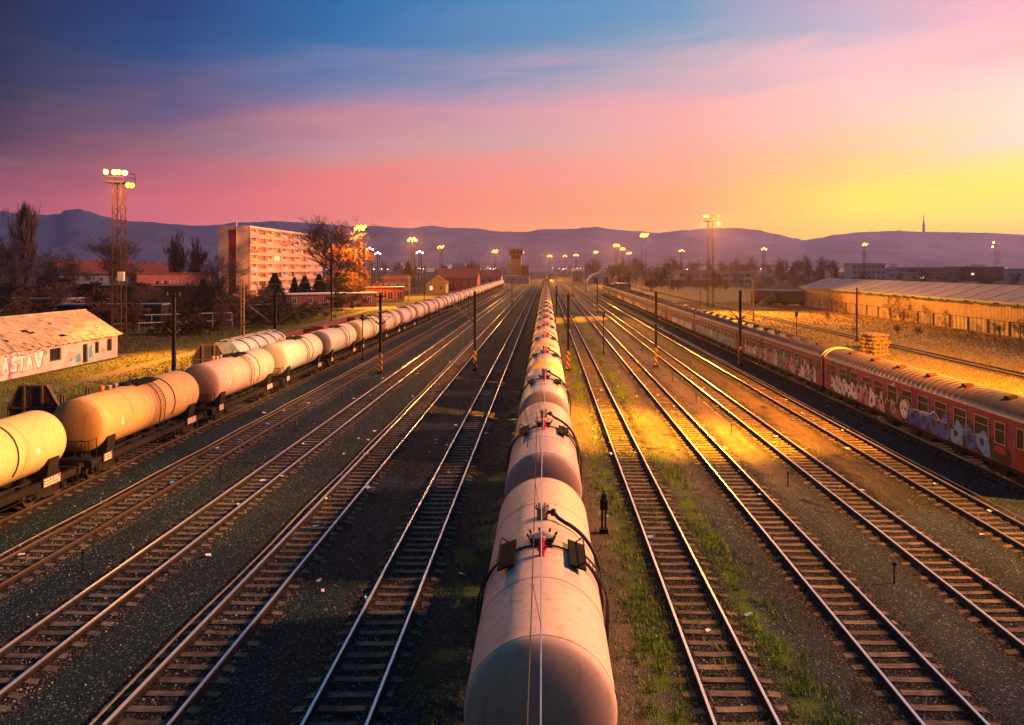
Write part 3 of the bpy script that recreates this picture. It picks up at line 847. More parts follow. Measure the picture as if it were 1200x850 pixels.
t = thing('hopper_wagon', 'pale grey hexagonal-ended hopper wagon with pipes along its top, behind the pinkish tank wagon', 'hopper wagon', (X6, 70.5, 0))
sec = [(-.8, 1.7), (.8, 1.7), (1.42, 2.45), (1.42, 3.35), (.75, 4.2), (-.75, 4.2), (-1.42, 3.35), (-1.42, 2.45)]
mb = MB(); mb.extrude_y(sec, -6.1, -5.95); mb.build('end_panel', M['wagon_grey'], t)
mb = MB(); n = 14
ring = [(1.38 * sin(2 * pi * i / 24), 2.85 + 1.3 * cos(2 * pi * i / 24)) for i in range(24)]
mb.extrude_y(ring[::-1], -5.95, 6.0); mb.build('hopper_body', M['wagon_grey'], t, 50)
mb = MB()
for yy in (-3.6, -1.4, .8, 3.0, 5.2): mb.pipe([(1.41 * sin(a), yy, 2.85 + 1.33 * cos(a)) for a in [-1.6 + .2 * i for i in range(17)]], .045, 6)
mb.build('strap', M['dark_metal'], t, 50)
mb = MB()
for x in (-.5, .1): mb.tube((x, -5.8, 4.3), (x, 5.9, 4.28), .06, n=8)
for yy in (-4, -1, 2, 5): mb.lathe_z([(0, .25), (.18, .25), (.2, .1)], (-.2, yy, 4.15), 12); mb.tube((-.5, yy, 4.3), (.1, yy, 4.3), .05)
mb.build('top_pipe', M['galvanised'], t, 50)
shared('frame', frame_mb, 'underframe', M['underframe'], t)
for y in (-4.3, 4.3):
    b = shared('bogie', bogie_mb, 'bogie', M['underframe'], t); b.location = (0, y, 0)

for k, (x, y, L, lab) in enumerate([(-33.6, 96, 17, 'low rust-red wagon on the overgrown track, nearer the camera than its pair'), (-33.6, 118, 19, 'low rust-red wagon farther along the overgrown track behind its pair')]):
    t = thing('low_side_wagon', lab, 'flat wagon', (x, y, 0))
    mb = MB(); mb.box((0, 0, 1.2), (2.7, L, .16)); mb.box((0, 0, .95), (1.6, L, .3)); mb.build('deck', M['wagon_wood'], t)
    for s in (-1, 1):
        mb = MB(); mb.box((s * 1.37, 0, 1.65), (.06, L, .75))
        for i in range(9): mb.box((s * 1.42, -L / 2 + L * (i + .5) / 9, 1.6), (.08, .12, .85))
        mb.build('side_board', M['wagon_red'], t)
        mb = MB(); mb.box((0, s * (L / 2 - .05), 1.65), (2.66, .08, .75)); mb.build('end_board', M['wagon_red'], t)
    for q in (-1, 1): b = shared('bogie', bogie_mb, 'bogie', M['underframe'], t); b.location = (0, q * L * .34, 0)

# ------------------------------------------------------------------ passenger coaches
M['coach_red'] = plain('coach_red', (0.3, 0.028, 0.09), 0.6, 0, 0.25, 1.2, (0.14, 0.035, 0.045), 0.06, 12, .7, (1, .6, 1.5))
M['coach_door'] = plain('coach_door', (0.3, 0.02, 0.03), 0.5, 0, 0.2, 2, (0.1, 0.02, 0.02))
def roofmat():
    m, nt, b = newmat('coach_roof')
    P = coords(nt); s = N(nt, 'ShaderNodeSeparateXYZ'); nt.links.new(P, s.inputs[0])
    n1 = noise_(nt, P, 1.3, 6, 0.7); n2 = noise_(nt, P, 7, 5, .7)
    c = mix_(nt, maprange(nt, n1, .35, .65), (0.032, 0.021, 0.017), (0.085, 0.058, 0.044))
    fr = math_(nt, 'ABSOLUTE', math_(nt, 'SUBTRACT', math_(nt, 'FRACT', math_(nt, 'DIVIDE', s.outputs[1], .58)), .5))
    fr = math_(nt, 'ADD', fr, math_(nt, 'MULTIPLY', math_(nt, 'SUBTRACT', n2, .5), .16))
    soot = math_(nt, 'MULTIPLY', maprange(nt, fr, .18, .36), maprange(nt, s.outputs[2], 3.62, 3.78))
    c = mix_(nt, math_(nt, 'MULTIPLY', soot, .85), c, (0.014, 0.013, 0.014))
    c = mix_(nt, maprange(nt, math_(nt, 'ADD', s.outputs[2], math_(nt, 'MULTIPLY', n2, .2)), 3.86, 3.68), c, (0.25, 0.26, 0.28))
    nt.links.new(c, b.inputs['Base Color']); b.inputs['Roughness'].default_value = .55; b.inputs['Metallic'].default_value = .1
    return m
M['coach_roof'] = roofmat()
M['gutter'] = plain('gutter', (0.42, 0.42, 0.44), 0.5, 0.2, 0.2, 2, (0.2, 0.15, 0.13))
M['window_frame'] = plain('window_frame', (0.4, 0.38, 0.38), 0.45, 0.4, 0.15, 4)
def glass(name, col, rough=.12):
    m, nt, b = newmat(name)
    n = noise_(nt, coords(nt), 2.5, 5, .7)
    c = mix_(nt, maprange(nt, n, .4, .65), col, tuple(x * 2 + .004 for x in col)); nt.links.new(c, b.inputs['Base Color'])
    setin(nt, b.inputs['Roughness'], maprange(nt, n, .3, .8, rough, rough + .35)); b.inputs['Specular IOR Level'].default_value = .5
    return m
M['coach_glass'] = glass('coach_glass', (0.009, 0.008, 0.008), .45)
[n for n in M['coach_glass'].node_tree.nodes if n.type == 'BSDF_PRINCIPLED'][0].inputs['Specular IOR Level'].default_value = .22
GC = {'black': (.012, .012, .016), 'white': (.85, .82, .84), 'blue': (.03, .1, .42), 'sky': (.14, .46, .75), 'teal': (.13, .36, .42), 'pink': (.6, .3, .32), 'grey': (.25, .24, .26), 'scarlet': (.45, .02, .03), 'olive': (.2, .17, .05), 'lilac': (.33, .24, .38), 'navy': (.015, .02, .06), 'salmon': (.55, .22, .16)}
GN = list(GC); GMAT = [plain('spray_' + n, c, .55, 0, .2, 4, tuple(x * .5 for x in c)) for n, c in GC.items()]
GI = {n: i for i, n in enumerate(GN)}
XS = -1.4
def blob(mb, y, z, w, h, col, layer, R, wob=.18, n=26, rot=0.0, hole=None):
    ph = [R.uniform(0, 6.28) for _ in range(3)]
    vs = []
    for i in range(n):
        a = 2 * pi * i / n
        r = 1 + wob * (.6 * sin(2 * a + ph[0]) + .5 * sin(3 * a + ph[1]) + .35 * sin(5 * a + ph[2]))
        u, q = w * r * cos(a), h * r * sin(a)
        u, q = u * cos(rot) - q * sin(rot), u * sin(rot) + q * cos(rot)
        zz = min(max(z + q, 1.13), 3.42)
        vs.append((XS - .004 - .0035 * layer, y + u, zz))
    mb.add(vs, [tuple(range(n))], GI[col])
def stroke(mb, pts, wid, col, layer):
    x = XS - .004 - .0035 * layer
    for (a, b) in zip(pts, pts[1:]):
        d = Vector((b[0] - a[0], b[1] - a[1])); L = d.length
        if L < 1e-4: continue
        d /= L; nrm = Vector((-d.y, d.x)) * wid / 2; e = d * wid * .35
        mb.add([(x, a[0] - e.x + nrm.x, a[1] - e.y + nrm.y), (x, a[0] - e.x - nrm.x, a[1] - e.y - nrm.y), (x, b[0] + e.x - nrm.x, b[1] + e.y - nrm.y), (x, b[0] + e.x + nrm.x, b[1] + e.y + nrm.y)], [(0, 1, 2, 3)], GI[col])
        layer += .02; x = XS - .004 - .0035 * layer
def letters(mb, y, z, w, h, n, fill, line, R, shine='white'):
    """n bubble letters read from +y (viewer's left) to -y."""
    st = w / n
    for i in range(n):
        cy = y + w / 2 - st * (i + .5); hh = h * R.uniform(.85, 1.15); rot = R.uniform(-.35, .35); zz = z + R.uniform(-.08, .08)
        blob(mb, cy, zz, st * .66, hh * .6, line, 1 + .1 * (i % 2), R, .27, 34, rot)
        blob(mb, cy, zz, st * .54, hh * .48, fill[i % len(fill)], 2 + .1 * (i % 2), R, .3, 34, rot)
        k = R.random()
        blob(mb, cy + st * R.uniform(-.12, .12), zz + hh * R.uniform(-.1, .12), st * .17, hh * .16, line, 3, R, .2, 14, rot)
        if k < .6: stroke(mb, [(cy + st * .32, zz + hh * .05), (cy + st * .2, zz + hh * .34), (cy - st * .1, zz + hh * .38)], .06, shine, 3.2)
        if k > .3: stroke(mb, [(cy - st * .05, zz - hh * .42), (cy - st * .28, zz - hh * .2)], .05, fill[(i + 1) % len(fill)] if len(fill) > 1 else line, 3.4)

def graffiti(k, t):
    R = random.Random(100 + k); mb = MB()
    if k == 0:
        # far third: teal ground with white tangled letters; then pale letters; skull; long blue piece
        mb.box2((XS - .006, 7.3, 1.14), (XS - .002, 12.2, 2.02), GI['teal'])
        for q in (7.55, 9.0, 10.4): mb.box2((XS - .006, q, 2.02), (XS - .003, q + .75, 3.42), GI['navy'])
        for q in range(9): blob(mb, 7.4 + q * .55, 2.05 + .12 * (q % 2), .35, .2, 'teal', .5, R)
        letters(mb, 9.9, 1.74, 4.6, 1.15, 6, ['white'], 'black', R, 'grey')
        letters(mb, 5.6, 1.75, 4.0, 1.3, 4, ['white', 'pink', 'lilac'], 'navy', R)
        letters(mb, 2.2, 1.66, 3.2, 1.05, 4, ['lilac', 'pink', 'navy'], 'black', R)
        mb.box2((XS - .006, 3.7, 2.3), (XS - .003, 4.4, 2.6), GI['scarlet'])
        # pale mask-like skull
        blob(mb, -.35, 1.95, .75, .78, 'black', 1, R, .08)
        blob(mb, -.75, 2.25, .42, .36, 'grey', 1.5, R, .08)
        blob(mb, -.42, 1.9, .5, .56, 'white', 2, R, .05); blob(mb, -.5, 1.5, .3, .2, 'white', 2.1, R, .04)
        for q in (-.24, -.62): blob(mb, q, 1.92, .1, .12, 'black', 3, R, .1, 14)
        stroke(mb, [(-.44, 1.74), (-.4, 1.62)], .06, 'black', 3)
        for q in (-.36, -.5, -.64): stroke(mb, [(q, 1.5), (q, 1.36)], .035, 'black', 3)
        for q in range(12): blob(mb, -1.3 - q * .8, 1.62 + .06 * sin(q), .62, .52, 'black', .6, R, .2)
        letters(mb, -5.2, 1.72, 8.4, 1.2, 7, ['blue', 'blue', 'blue', 'blue', 'sky', 'blue', 'sky'], 'black', R, 'sky')
        blob(mb, -10.3, 1.5, .9, .42, 'black', 1.3, R); blob(mb, -10.2, 1.75, .45, .2, 'scarlet', 2.5, R)
        stroke(mb, [(-1.6, 2.12), (-3.6, 2.2), (-4.1, 2.5), (-4.6, 2.05)], .07, 'white', 3.6)
        for q in range(8): stroke(mb, [(-1.5 - q * 1.1, 1.24), (-2.2 - q * 1.1, 1.2)], .06, 'scarlet' if q % 3 else 'lilac', .8)
    elif k == 1:
        mb.box2((XS - .006, -12.0, 1.14), (XS - .002, 10.4, 1.42), GI['grey'])
        for q in range(5): mb.box2((XS - .0075, 6.9, 1.42 + .13 * q), (XS - .004, 10.4, 1.48 + .13 * q), GI['white'])
        letters(mb, 4.8, 1.75, 4.2, 1.15, 4, ['white', 'grey'], 'black', R)
        letters(mb, .6, 1.8, 5.2, 1.3, 6, ['white', 'olive', 'salmon', 'pink'], 'grey', R)
        letters(mb, -4.3, 1.8, 5.4, 1.3, 5, ['lilac', 'grey', 'scarlet', 'pink'], 'navy', R)
        letters(mb, -9.3, 1.7, 5.0, 1.1, 6, ['black', 'white', 'olive', 'grey'], 'white', R, 'salmon')
        for q in range(6): blob(mb, R.uniform(-11, 3), R.uniform(2.2, 2.6), .16, .3, R.choice(['white', 'grey', 'sky']), 1.6, R)
    elif k == 2:
        mb.box2((XS - .006, -12.2, 1.14), (XS - .002, 11.8, 1.3), GI['navy'])
        letters(mb, 8.5, 1.75, 6.2, 1.15, 5, ['sky', 'grey'], 'navy', R)
        letters(mb, 1.5, 1.75, 7.0, 1.1, 7, ['teal', 'sky', 'grey', 'white'], 'navy', R)
        letters(mb, -7, 1.7, 9, 1.2, 8, ['teal', 'sky', 'lilac', 'grey'], 'black', R)
    elif k == 3:
        mb.box2((XS - .006, -11.5, 1.14), (XS - .003, 6.5, 1.9), GI['white'])
        letters(mb, -2.5, 1.62, 12, .7, 10, ['white', 'white', 'lilac', 'salmon'], 'grey', R)
        letters(mb, -10.6, 1.8, 2.4, .9, 3, ['white'], 'scarlet', R)
    else:
        c = [['white', 'grey'], ['pink', 'white'], ['sky', 'grey'], ['salmon', 'white'], ['grey'], ['white', 'lilac']][k % 6]
        letters(mb, R.uniform(-5, 5), 1.6, R.uniform(7, 12), .9, 7, c, 'grey', R)
        mb.box2((XS - .006, -10, 1.14), (XS - .003, R.uniform(-2, 5), 1.5), GI[c[0]])
    if k < 5:                                                # loose throw-ups filling the gaps
        pal = [['white', 'sky', 'lilac', 'black', 'white'], ['white', 'grey', 'pink', 'white', 'black'], ['sky', 'teal', 'white', 'navy', 'grey'], ['white', 'white', 'lilac', 'grey', 'salmon'], ['grey', 'white', 'pink', 'navy', 'sky']][k]
        for q in range(46):
            y = R.uniform(-11.3, 11.3); z = 1.25 + abs(R.gauss(0, .5))
            if k == 0 and -1.3 < y < .4: continue
            cc = R.choice(pal)
            if R.random() < .55: blob(mb, y, z, R.uniform(.15, .55), R.uniform(.1, .34), cc, .3 + .004 * q, R, .4, 26, R.uniform(-1, 1))
            else:
                a = R.uniform(-.9, .9); L = R.uniform(.3, .9)
                stroke(mb, [(y, z), (y + L * cos(a), z + L * .5 * sin(a)), (y + L * 1.3, z + L * .3)], R.uniform(.04, .1), cc, .5 + .004 * q)
    return mb.build('graffiti', GMAT, t)

BODY = [(-1.4, 1.1), (1.4, 1.1), (1.42, 3.48), (-1.42, 3.48)]
BODY = [(-1.4, 1.1), (1.4, 1.1), (1.4, 3.48), (-1.4, 3.48)]
def roof_pt(u, lift=0.0):      # u from -1 to 1
    a = u * 1.45
    x = (1.42 + lift) * sin(a) / sin(1.45)
    return x, 3.46 + (.79 + lift) * (cos(a) - cos(1.45)) / (1 - cos(1.45))
def roof_mb():
    mb = MB()
    sec = [roof_pt(-1 + 2 * i / 20) for i in range(21)]
    mb.extrude_y(sec[::-1], -12.72, 12.72)
    for k in range(43):
        y = -12.2 + .58 * k
        for i in range(18):
            a = roof_pt(-.9 + 1.8 * i / 18); b = roof_pt(-.9 + 1.8 * (i + 1) / 18)
            a2 = roof_pt(-.9 + 1.8 * i / 18, .03); b2 = roof_pt(-.9 + 1.8 * (i + 1) / 18, .03)
            w = .035
            mb.add([(a[0], y - w, a[1]), (a2[0], y - w * .5, a2[1]), (a2[0], y + w * .5, a2[1]), (a[0], y + w, a[1]), (b[0], y - w, b[1]), (b2[0], y - w * .5, b2[1]), (b2[0], y + w * .5, b2[1]), (b[0], y + w, b[1])], [(0, 1, 5, 4), (1, 2, 6, 5), (2, 3, 7, 6)])
    for s in (-1, 1): mb.box((s * 1.43, 0, 3.5), (.05, 25.4, .09), 1)
    for e in (-1, 1):
        for i in range(20):
            a = roof_pt(-1 + 2 * i / 20, .03); b = roof_pt(-1 + 2 * (i + 1) / 20, .03)
            mb.tube((a[0], e * 12.68, a[1]), (b[0], e * 12.68, b[1]), .045, n=5, m=1)
    return mb
def window_mb(w, z0=2.05, z1=3.12, div=2.72):
    def f():
        mb = MB(); x = XS - .012
        for yy in (-w / 2, w / 2): mb.box((x, yy, (z0 + z1) / 2), (.04, .05, z1 - z0 + .05))
        for z in (z0, z1, div): mb.box((x - .001, 0, z), (.036, w, .05 if z != div else .035))
        mb.box((XS - .003, 0, (z0 + z1) / 2), (.012, w - .03, z1 - z0 - .03), 1)
        return mb
    return f
def under_mb():
    mb = MB()
    for s in (-1, 1): mb.box((s * 1.3, 0, 1.0), (.1, 25, .26))
    mb.box((0, 0, 1.02), (2.4, 25.2, .14))
    R = random.Random(3)
    for q in range(8):
        mb.box((R.choice((-.75, .75)), -6 + q * 1.6, .72), (.85, R.uniform(.7, 1.3), R.uniform(.35, .55)))
    for e in (-1, 1):
        for s in (-1, 1): mb.box((s * 1.33, e * 11.9, .62), (.22, .7, .05)); mb.box((s * 1.33, e * 11.9, .35 + .5), (.05, .6, .3))
    return mb
def bellows_mb():
    mb = MB()
    for e in (-1, 1):
        for i in range(3): mb.box((0, e * (12.8 + .05 + .05 * i), 2.2), (1.5 - .12 * (i % 2), .04, 2.3 - .12 * (i % 2)))
    return mb
CW = [(-9.85 - .35, .8)] + [(-8.65 + 1.95 * i, 1.22) for i in range(10)] + [(10.85, .85)]
CLAB = ['red coach nearest the camera, with a long blue graffiti piece and a white skull',
        'red coach with white, pink and olive graffiti behind the nearest coach',
        'red coach with teal and blue letter graffiti, third from the nearest',
        'red coach with a long white graffiti panel, fourth from the nearest']
proto = None
for k in range(10):
    lab = CLAB[k] if k < 4 else 'red coach with faded graffiti that is %s in the row from the nearest' % ORD[k]
    t = thing('passenger_coach', lab, 'railway coach', (24.1, 46.45 + 25.9 * k, 0), 0, 'red passenger coaches on the siding')
    shared('cbody', lambda: (lambda mb: (mb.extrude_y(BODY, -12.72, 12.72), mb)[-1])(MB()), 'body', M['coach_red'], t)
    shared('croof', roof_mb, 'roof', [M['coach_roof'], M['gutter']], t, 40)
    shared('cunder', under_mb, 'underframe', M['underframe'], t)
    shared('cbell', bellows_mb, 'gangway', M['black_rubber'], t)
    for y, w in CW:
        o = shared('cwin%.2f' % w, window_mb(w), 'window', [M['window_frame'], M['coach_glass']], t); o.location = (0, y, 0)
        if k < 2:
            pass
    for e in (-1, 1):
        def door():
            mb = MB(); mb.box((XS - .006, 0, 2.2), (.03, .82, 2.1), 0); mb.tube((XS - .05, .36, 1.7), (XS - .05, .36, 2.6), .018, m=1); return mb
        d = shared('cdoor', door, 'door', [M['coach_door'], M['window_frame']], t); d.location = (0, e * 11.75, 0)
        w = shared('cdwin', lambda: (lambda mb: (mb.box((XS - .026, 0, 2.66), (.02, .46, .92), 0), mb.box((XS - .024, 0, 2.66), (.012, .54, 1.0), 1), mb)[-1])(MB()), 'window', [M['coach_glass'], M['window_frame']], d)
        b = shared('bogie', bogie_mb, 'bogie', M['underframe'], t); b.location = (0, e * 9.4, 0)
        if k < 4:
            for q in (-.9, .9): w = shared('wheelset', wheelset_mb, 'wheelset', M['wheel'], b); w.location = (0, q, 0)
    for q in range(6):
        o = shared('cvent', lambda: (lambda mb: (mb.box((0, 0, .05), (.42, .5, .12)), mb.box((0, 0, .13), (.5, .34, .06)), mb)[-1])(MB()), 'roof_vent', M['rust'], t); o.location = (-.42, -9.5 + q * 3.8, roof_pt(-.24)[1]); o.rotation_euler = (0, -.12, 0)
    graffiti(k, t)
# ------------------------------------------------------------------ catenary masts, signals
def pole(name, label, cat, x, y, top, stripes=True, arms=(), cross=True, r=.13, mat=None, lattice=False, group='catenary masts', h_arm=None):
    t = thing(name, label, cat, (x, y, 0), 0, group)
    mat = mat or M['dark_metal']
    mb = MB()
    if lattice:
        for s in (-1, 1): mb.box((s * .22, 0, top / 2), (.08, .14, top))
        z = .5
        while z < top - .3: mb.box((0, -.04, z), (.4, .03, .12)); z += .62
    else:
        for s in (-1, 1): mb.box((s * r * .8, 0, top / 2), (.05, r * 1.8, top))
        mb.box((0, 0, top / 2), (r * 1.5, .04, top))
        mb.box((0, 0, .12), (.5, .5, .24))
    mb.build('shaft', mat, t)
    if stripes:
        mb = MB(); mb.box((0, 0, 1.15), (r * 2 + .07, r * 2 + .03, 1.9)); mb.build('hazard_band', M['stripes'], t)
    if cross:
        mb = MB(); z = top - .25
        mb.box((0, -.05, z), (1.2, .09, .1)); mb.build('crossarm', mat, t)
        mb = MB()
        for s in (-.52, .52): mb.lathe_z([(0, .05), (.08, .09), (.12, .05), (.2, .09), (.24, .05), (.3, .04)], (s, -.05, z + .05), 8)
        mb.build('insulator', M['insulator'], t, 50)
    h = h_arm or top * .62
    for s, L, bright in arms:
        mb = MB(); mt = M['galvanised'] if bright else mat
        mb.tube((s * .12, 0, h), (s * L, 0, h + L * .78), .045, n=6); mb.tube((s * .12, 0, h + L * .82), (s * L, 0, h + L * .78), .025, n=5)
        mb.tube((s * L, 0, h + L * .78), (s * (L + .3), 0, h + L * .6), .02, n=5)
        mb.build('cantilever', mt, t)
        mb = MB(); mb.tube((s * .14, 0, h + .02), (s * .5, 0, h + .32), .09, n=8); mb.build('insulator', M['insulator'], t)
    return t
D = 'dark mast with striped foot '
pole('catenary_mast', 'dark mast with striped foot standing between the middle train and its sunlit side track', 'mast', 2.3, 76, 8.1, arms=((-1, 1.0, 0), (1, 1.0, 0)), h_arm=5.2)
pole('catenary_mast', 'dark mast with striped foot between the first and second tracks of the shaded side', 'mast', -7.5, 76.3, 8.35, arms=((-1, 2.6, 1),), cross=False)
pole('catenary_mast', 'dark mast with striped foot on the gravel near the tank train passing the ruined house', 'mast', -17.0, 74.4, 8.1, arms=((-1, 1.2, 0), (1, 1.0, 0)), h_arm=5)
pole('catenary_mast', 'plain dark mast with striped foot between the second and third tracks towards the coaches', 'mast', 11.95, 79, 8.2, cross=False, arms=((1, .6, 0),))
pole('catenary_mast', 'dark mast with spread arms beside the second red coach', 'mast', 21.4, 80, 8.3, arms=((-1, 1.2, 0), (1, 3.6, 1)), cross=False)
pole('catenary_mast', 'dark cross-armed mast behind the ochre tank wagon, striped at the foot', 'mast', -31.0, 60.4, 8.7, arms=((-1, 1.1, 0), (1, 1.1, 0)))
pole('catenary_mast', 'dark mast with bright diagonal arm behind the cream tank wagon', 'mast', -31.0, 83, 7.8, stripes=False, arms=((-1, 3.0, 1), (1, 3.0, 0)), h_arm=4.2)
pole('catenary_mast', 'yellow lattice mast rising from the meadow above the grey hopper', 'mast', -45.2, 108, 9.3, lattice=True, cross=False, mat=M['lamp_yellow'], arms=((-1, .8, 1), (1, .8, 1)), h_arm=2.2)
pole('catenary_mast', 'tall dark mast with striped foot in front of the big bare tree', 'mast', -42, 142, 11.2, cross=False)
pole('catenary_mast', 'dark mast near the roofs of the sheds beyond the cream tank train', 'mast', -40.5, 241, 11.3, stripes=False, cross=False)
pole('catenary_mast', 'slim yellow mast beside the long low shed', 'mast', -44.8, 237, 7.6, stripes=False, cross=False, mat=M['lamp_yellow'])
pole('catenary_mast', 'small dark mast between the tracks short of the signal box', 'mast', -12.1, 257, 7.0, stripes=False, cross=False)
pole('catenary_mast', 'dark mast between the second and third tracks, third out towards the station throat', 'mast', 12.2, 173, 8.1, cross=False)
pole('catenary_mast', 'dark mast close beside the middle train in the distance', 'mast', 2.4, 168, 6.6, stripes=False, cross=False)
pole('catenary_mast', 'far dark mast below the pale tank block', 'mast', 16.7, 304, 9.2, stripes=False, cross=False)
pole('catenary_mast', 'far dark mast by the coach train tail', 'mast', 31.0, 370, 10.2, stripes=False, cross=False)
pole('catenary_mast', 'bare post with a crossbar in the dry grass before the warehouse', 'mast', 45.4, 106, 7.9, stripes=False, cross=False, r=.09)
pole('catenary_mast', 'lamplit orange mast with wide arms behind the third coach', 'mast', 42.6, 149, 8.2, stripes=False, cross=False, mat=M['lamp_yellow'], arms=((-1, 3.4, 0), (1, 3.0, 1)), h_arm=2.6)
pole('catenary_mast', 'plain lamplit orange mast out in the grass near the red carriages', 'mast', 49.8, 292, 8.2, stripes=False, cross=False, mat=M['lamp_yellow'])
pole('catenary_mast', 'lamplit mast with branching arms beside the far end of the coaches', 'mast', 27.3, 207, 8.3, stripes=False, cross=False, mat=M['lamp_yellow'], arms=((-1, 2.8, 1), (1, 2.8, 1)), h_arm=3.2)
pole('catenary_mast', 'thin dark mast in the grass beside the lattice floodlight tower', 'mast', 44.6, 210, 4.6, stripes=False, cross=False, r=.08)

def signal(label, x, y, h, dwarf=False):
    t = thing('signal_post', label, 'signal', (x, y, 0), 0, 'signal posts')
    mb = MB()
    if dwarf:
        for s in (-1, 1): mb.tube((s * .07, 0, 0), (s * .07, 0, h * .62), .04, n=8)
        mb.box((0, 0, .1), (.34, .3, .2))
    else: mb.tube((0, 0, 0), (0, 0, h - .5), .06, n=8); mb.box((0, 0, .15), (.3, .3, .3)); 
    mb.build('post', M['dark_metal'], t)
    mb = MB()
    if dwarf:
        mb.box((0, 0, h * .68), (.3, .24, .42)); mb.box((0, .0, h * .86), (.2, .2, .26)); mb.tube((0, 0, h * .92), (0, 0, h), .045, n=8)
    else:
        mb.box((0, 0, h - .3), (.34, .22, .7)); mb.box((0, -.14, h + .0), (.36, .2, .04)); mb.tube((0, .1, h - .6), (.3, .1, h - .6), .03)
    mb.build('signal_head', M['black_rubber'], t)
    mb = MB()
    for z in ((h * .6, h * .74) if dwarf else (h - .48, h - .18)): mb.tube((0, -.12 if dwarf else -.11, z), (0, -.15, z), .07, n=12)
    mb.build('signal_lamp', M['coach_glass'], t)
signal('short black dwarf signal on the gravel beside the nearest tank wagon', 2.36, 29.7, 1.75, True)
signal('slim signal post between the first and second tracks towards the coaches', 7.2, 91, 5.2)
signal('rusty signal post with dark head standing before the pale yellow tank wagon', -21.4, 84.6, 5.3)
signal('small signal post beyond the mast of the shaded side tracks', -16.8, 157, 4.6)
signal('small signal post far along the shaded side near the vanishing point', -7.9, 168, 3.2)
signal('lamplit signal post in the grass just behind the second coach', 34.5, 100, 4.7)

# wires
def wire(label, x, z, y0, y1, span, sag, mat, drop=None, r=.012, stagger=.2):
    t = MB(); pts = []; m2 = []
    n = int((y1 - y0) / span)
    for k in range(n):
        for i in range(8):
            u = i / 8; y = y0 + (k + u) * span
            pts.append((x + stagger * (abs(2 * (((k + u) * .5) % 1) - 1) - .5) * 2, y, z))
            m2.append((pts[-1][0] * .999 - .12, y, z + 1.35 - sag * 4 * u * (1 - u)))
    t.pipe(pts, r, 5, 0)
    if drop:
        t.pipe(m2, r * .8, 5, 1)
        for i in range(0, len(pts), 2): t.tube(pts[i], m2[i], r * .5, n=4, m=1)
    o = t.build('overhead_wire', mat)
    return tag(o, label, 'overhead wire', 'overhead contact wires')
wire('bright contact wire with dark droppers running above the middle tank train', -.07, 5.95, 2, 400, 16, .75, [M['wire_bright'], M['wire']], True, .011, .04)
for x, lab in ((-4.96, 'thin contact wire above the first track of the shaded side'), (-9.6, 'thin contact wire above the second track of the shaded side'), (-14.5, 'thin contact wire above the third track of the shaded side'), (4.71, 'thin contact wire above the grassy track beside the middle train'), (9.59, 'thin contact wire above the second track towards the coaches'), (14.3, 'thin contact wire above the third track towards the coaches')):
    wire(lab, x, 5.9, 60, 420, 60, .9, [M['wire'], M['wire']], True, .009, .15)
def span(label, a, b, sag, r=.03):
    mb = MB(); a, b = Vector(a), Vector(b)
    mb.pipe([a.lerp(b, i / 16) - Vector((0, 0, sag * 4 * (i / 16) * (1 - i / 16))) for i in range(17)], r, 5)
    tag(mb.build('span_wire', M['wire']), label, 'span wire', 'span wires')
span('dark span wire from the tall mast by the big bare tree to the shed masts', (-42, 142, 9.0), (-40.5, 241, 7.7), .3, .02)
span('thin span wire stretching from the yellow lattice mast towards the ruined house', (-45.2, 108, 8.6), (-72, 116, 8.4), .3)
span('thin span wire between the yellow lattice mast and the mast by the big bare tree', (-45.2, 108, 8.2), (-42, 142, 8.6), .3)
span('dark span wire crossing the grass from the far masts to the warehouse', (12.2, 300, 4.6), (118, 300, 3.8), .4, .03)

# signal wire on little posts, ground level
for x, y0, y1, lab in ((12.0, 20, 95, 'low signal wire on short posts between the second and third tracks towards the coaches'), (-16.6, 21, 70, 'low signal wire running along the gravel beside the third shaded track')):
    t = thing('signal_wire', lab, 'signal wire', (x, 0, 0), 0, 'low signal wires')
    mb = MB(); mb.tube((0, y0, .62), (0, y1, .62), .008, n=4); mb.build('wire', M['wire'], t)
    y = y0 + 5
    P0 = None
    while y < y1:
        if P0 is None: mb = MB(); mb.tube((0, 0, 0), (0, 0, .72), .03, n=6); mb.tube((0, -.03, .66), (0, .05, .66), .06, n=8); P0 = mb.build('post', M['dark_metal'], t); o = P0
        else: o = P0.copy(); COL.objects.link(o); o.parent = t
        o.location = (0, y, 0); y += 11
# cable troughs hugging rails
for x, y1, lab in ((-10.75, 110, 'thin cable lying along the outer rail of the second shaded track'), (20.35, 150, 'thin cable lying along the outer rail of the track by the coaches'), (-20.4, 90, 'pale thin cable lying along the rusty track by the tank train')):
    mb = MB(); mb.pipe([(x + .05 * sin(i * 1.7), 12 + i * (y1 - 12) / 30, .12) for i in range(31)], .03, 5)
    tag(mb.build('ground_cable', M['galvanised']), lab, 'cable', 'cables along the rails')

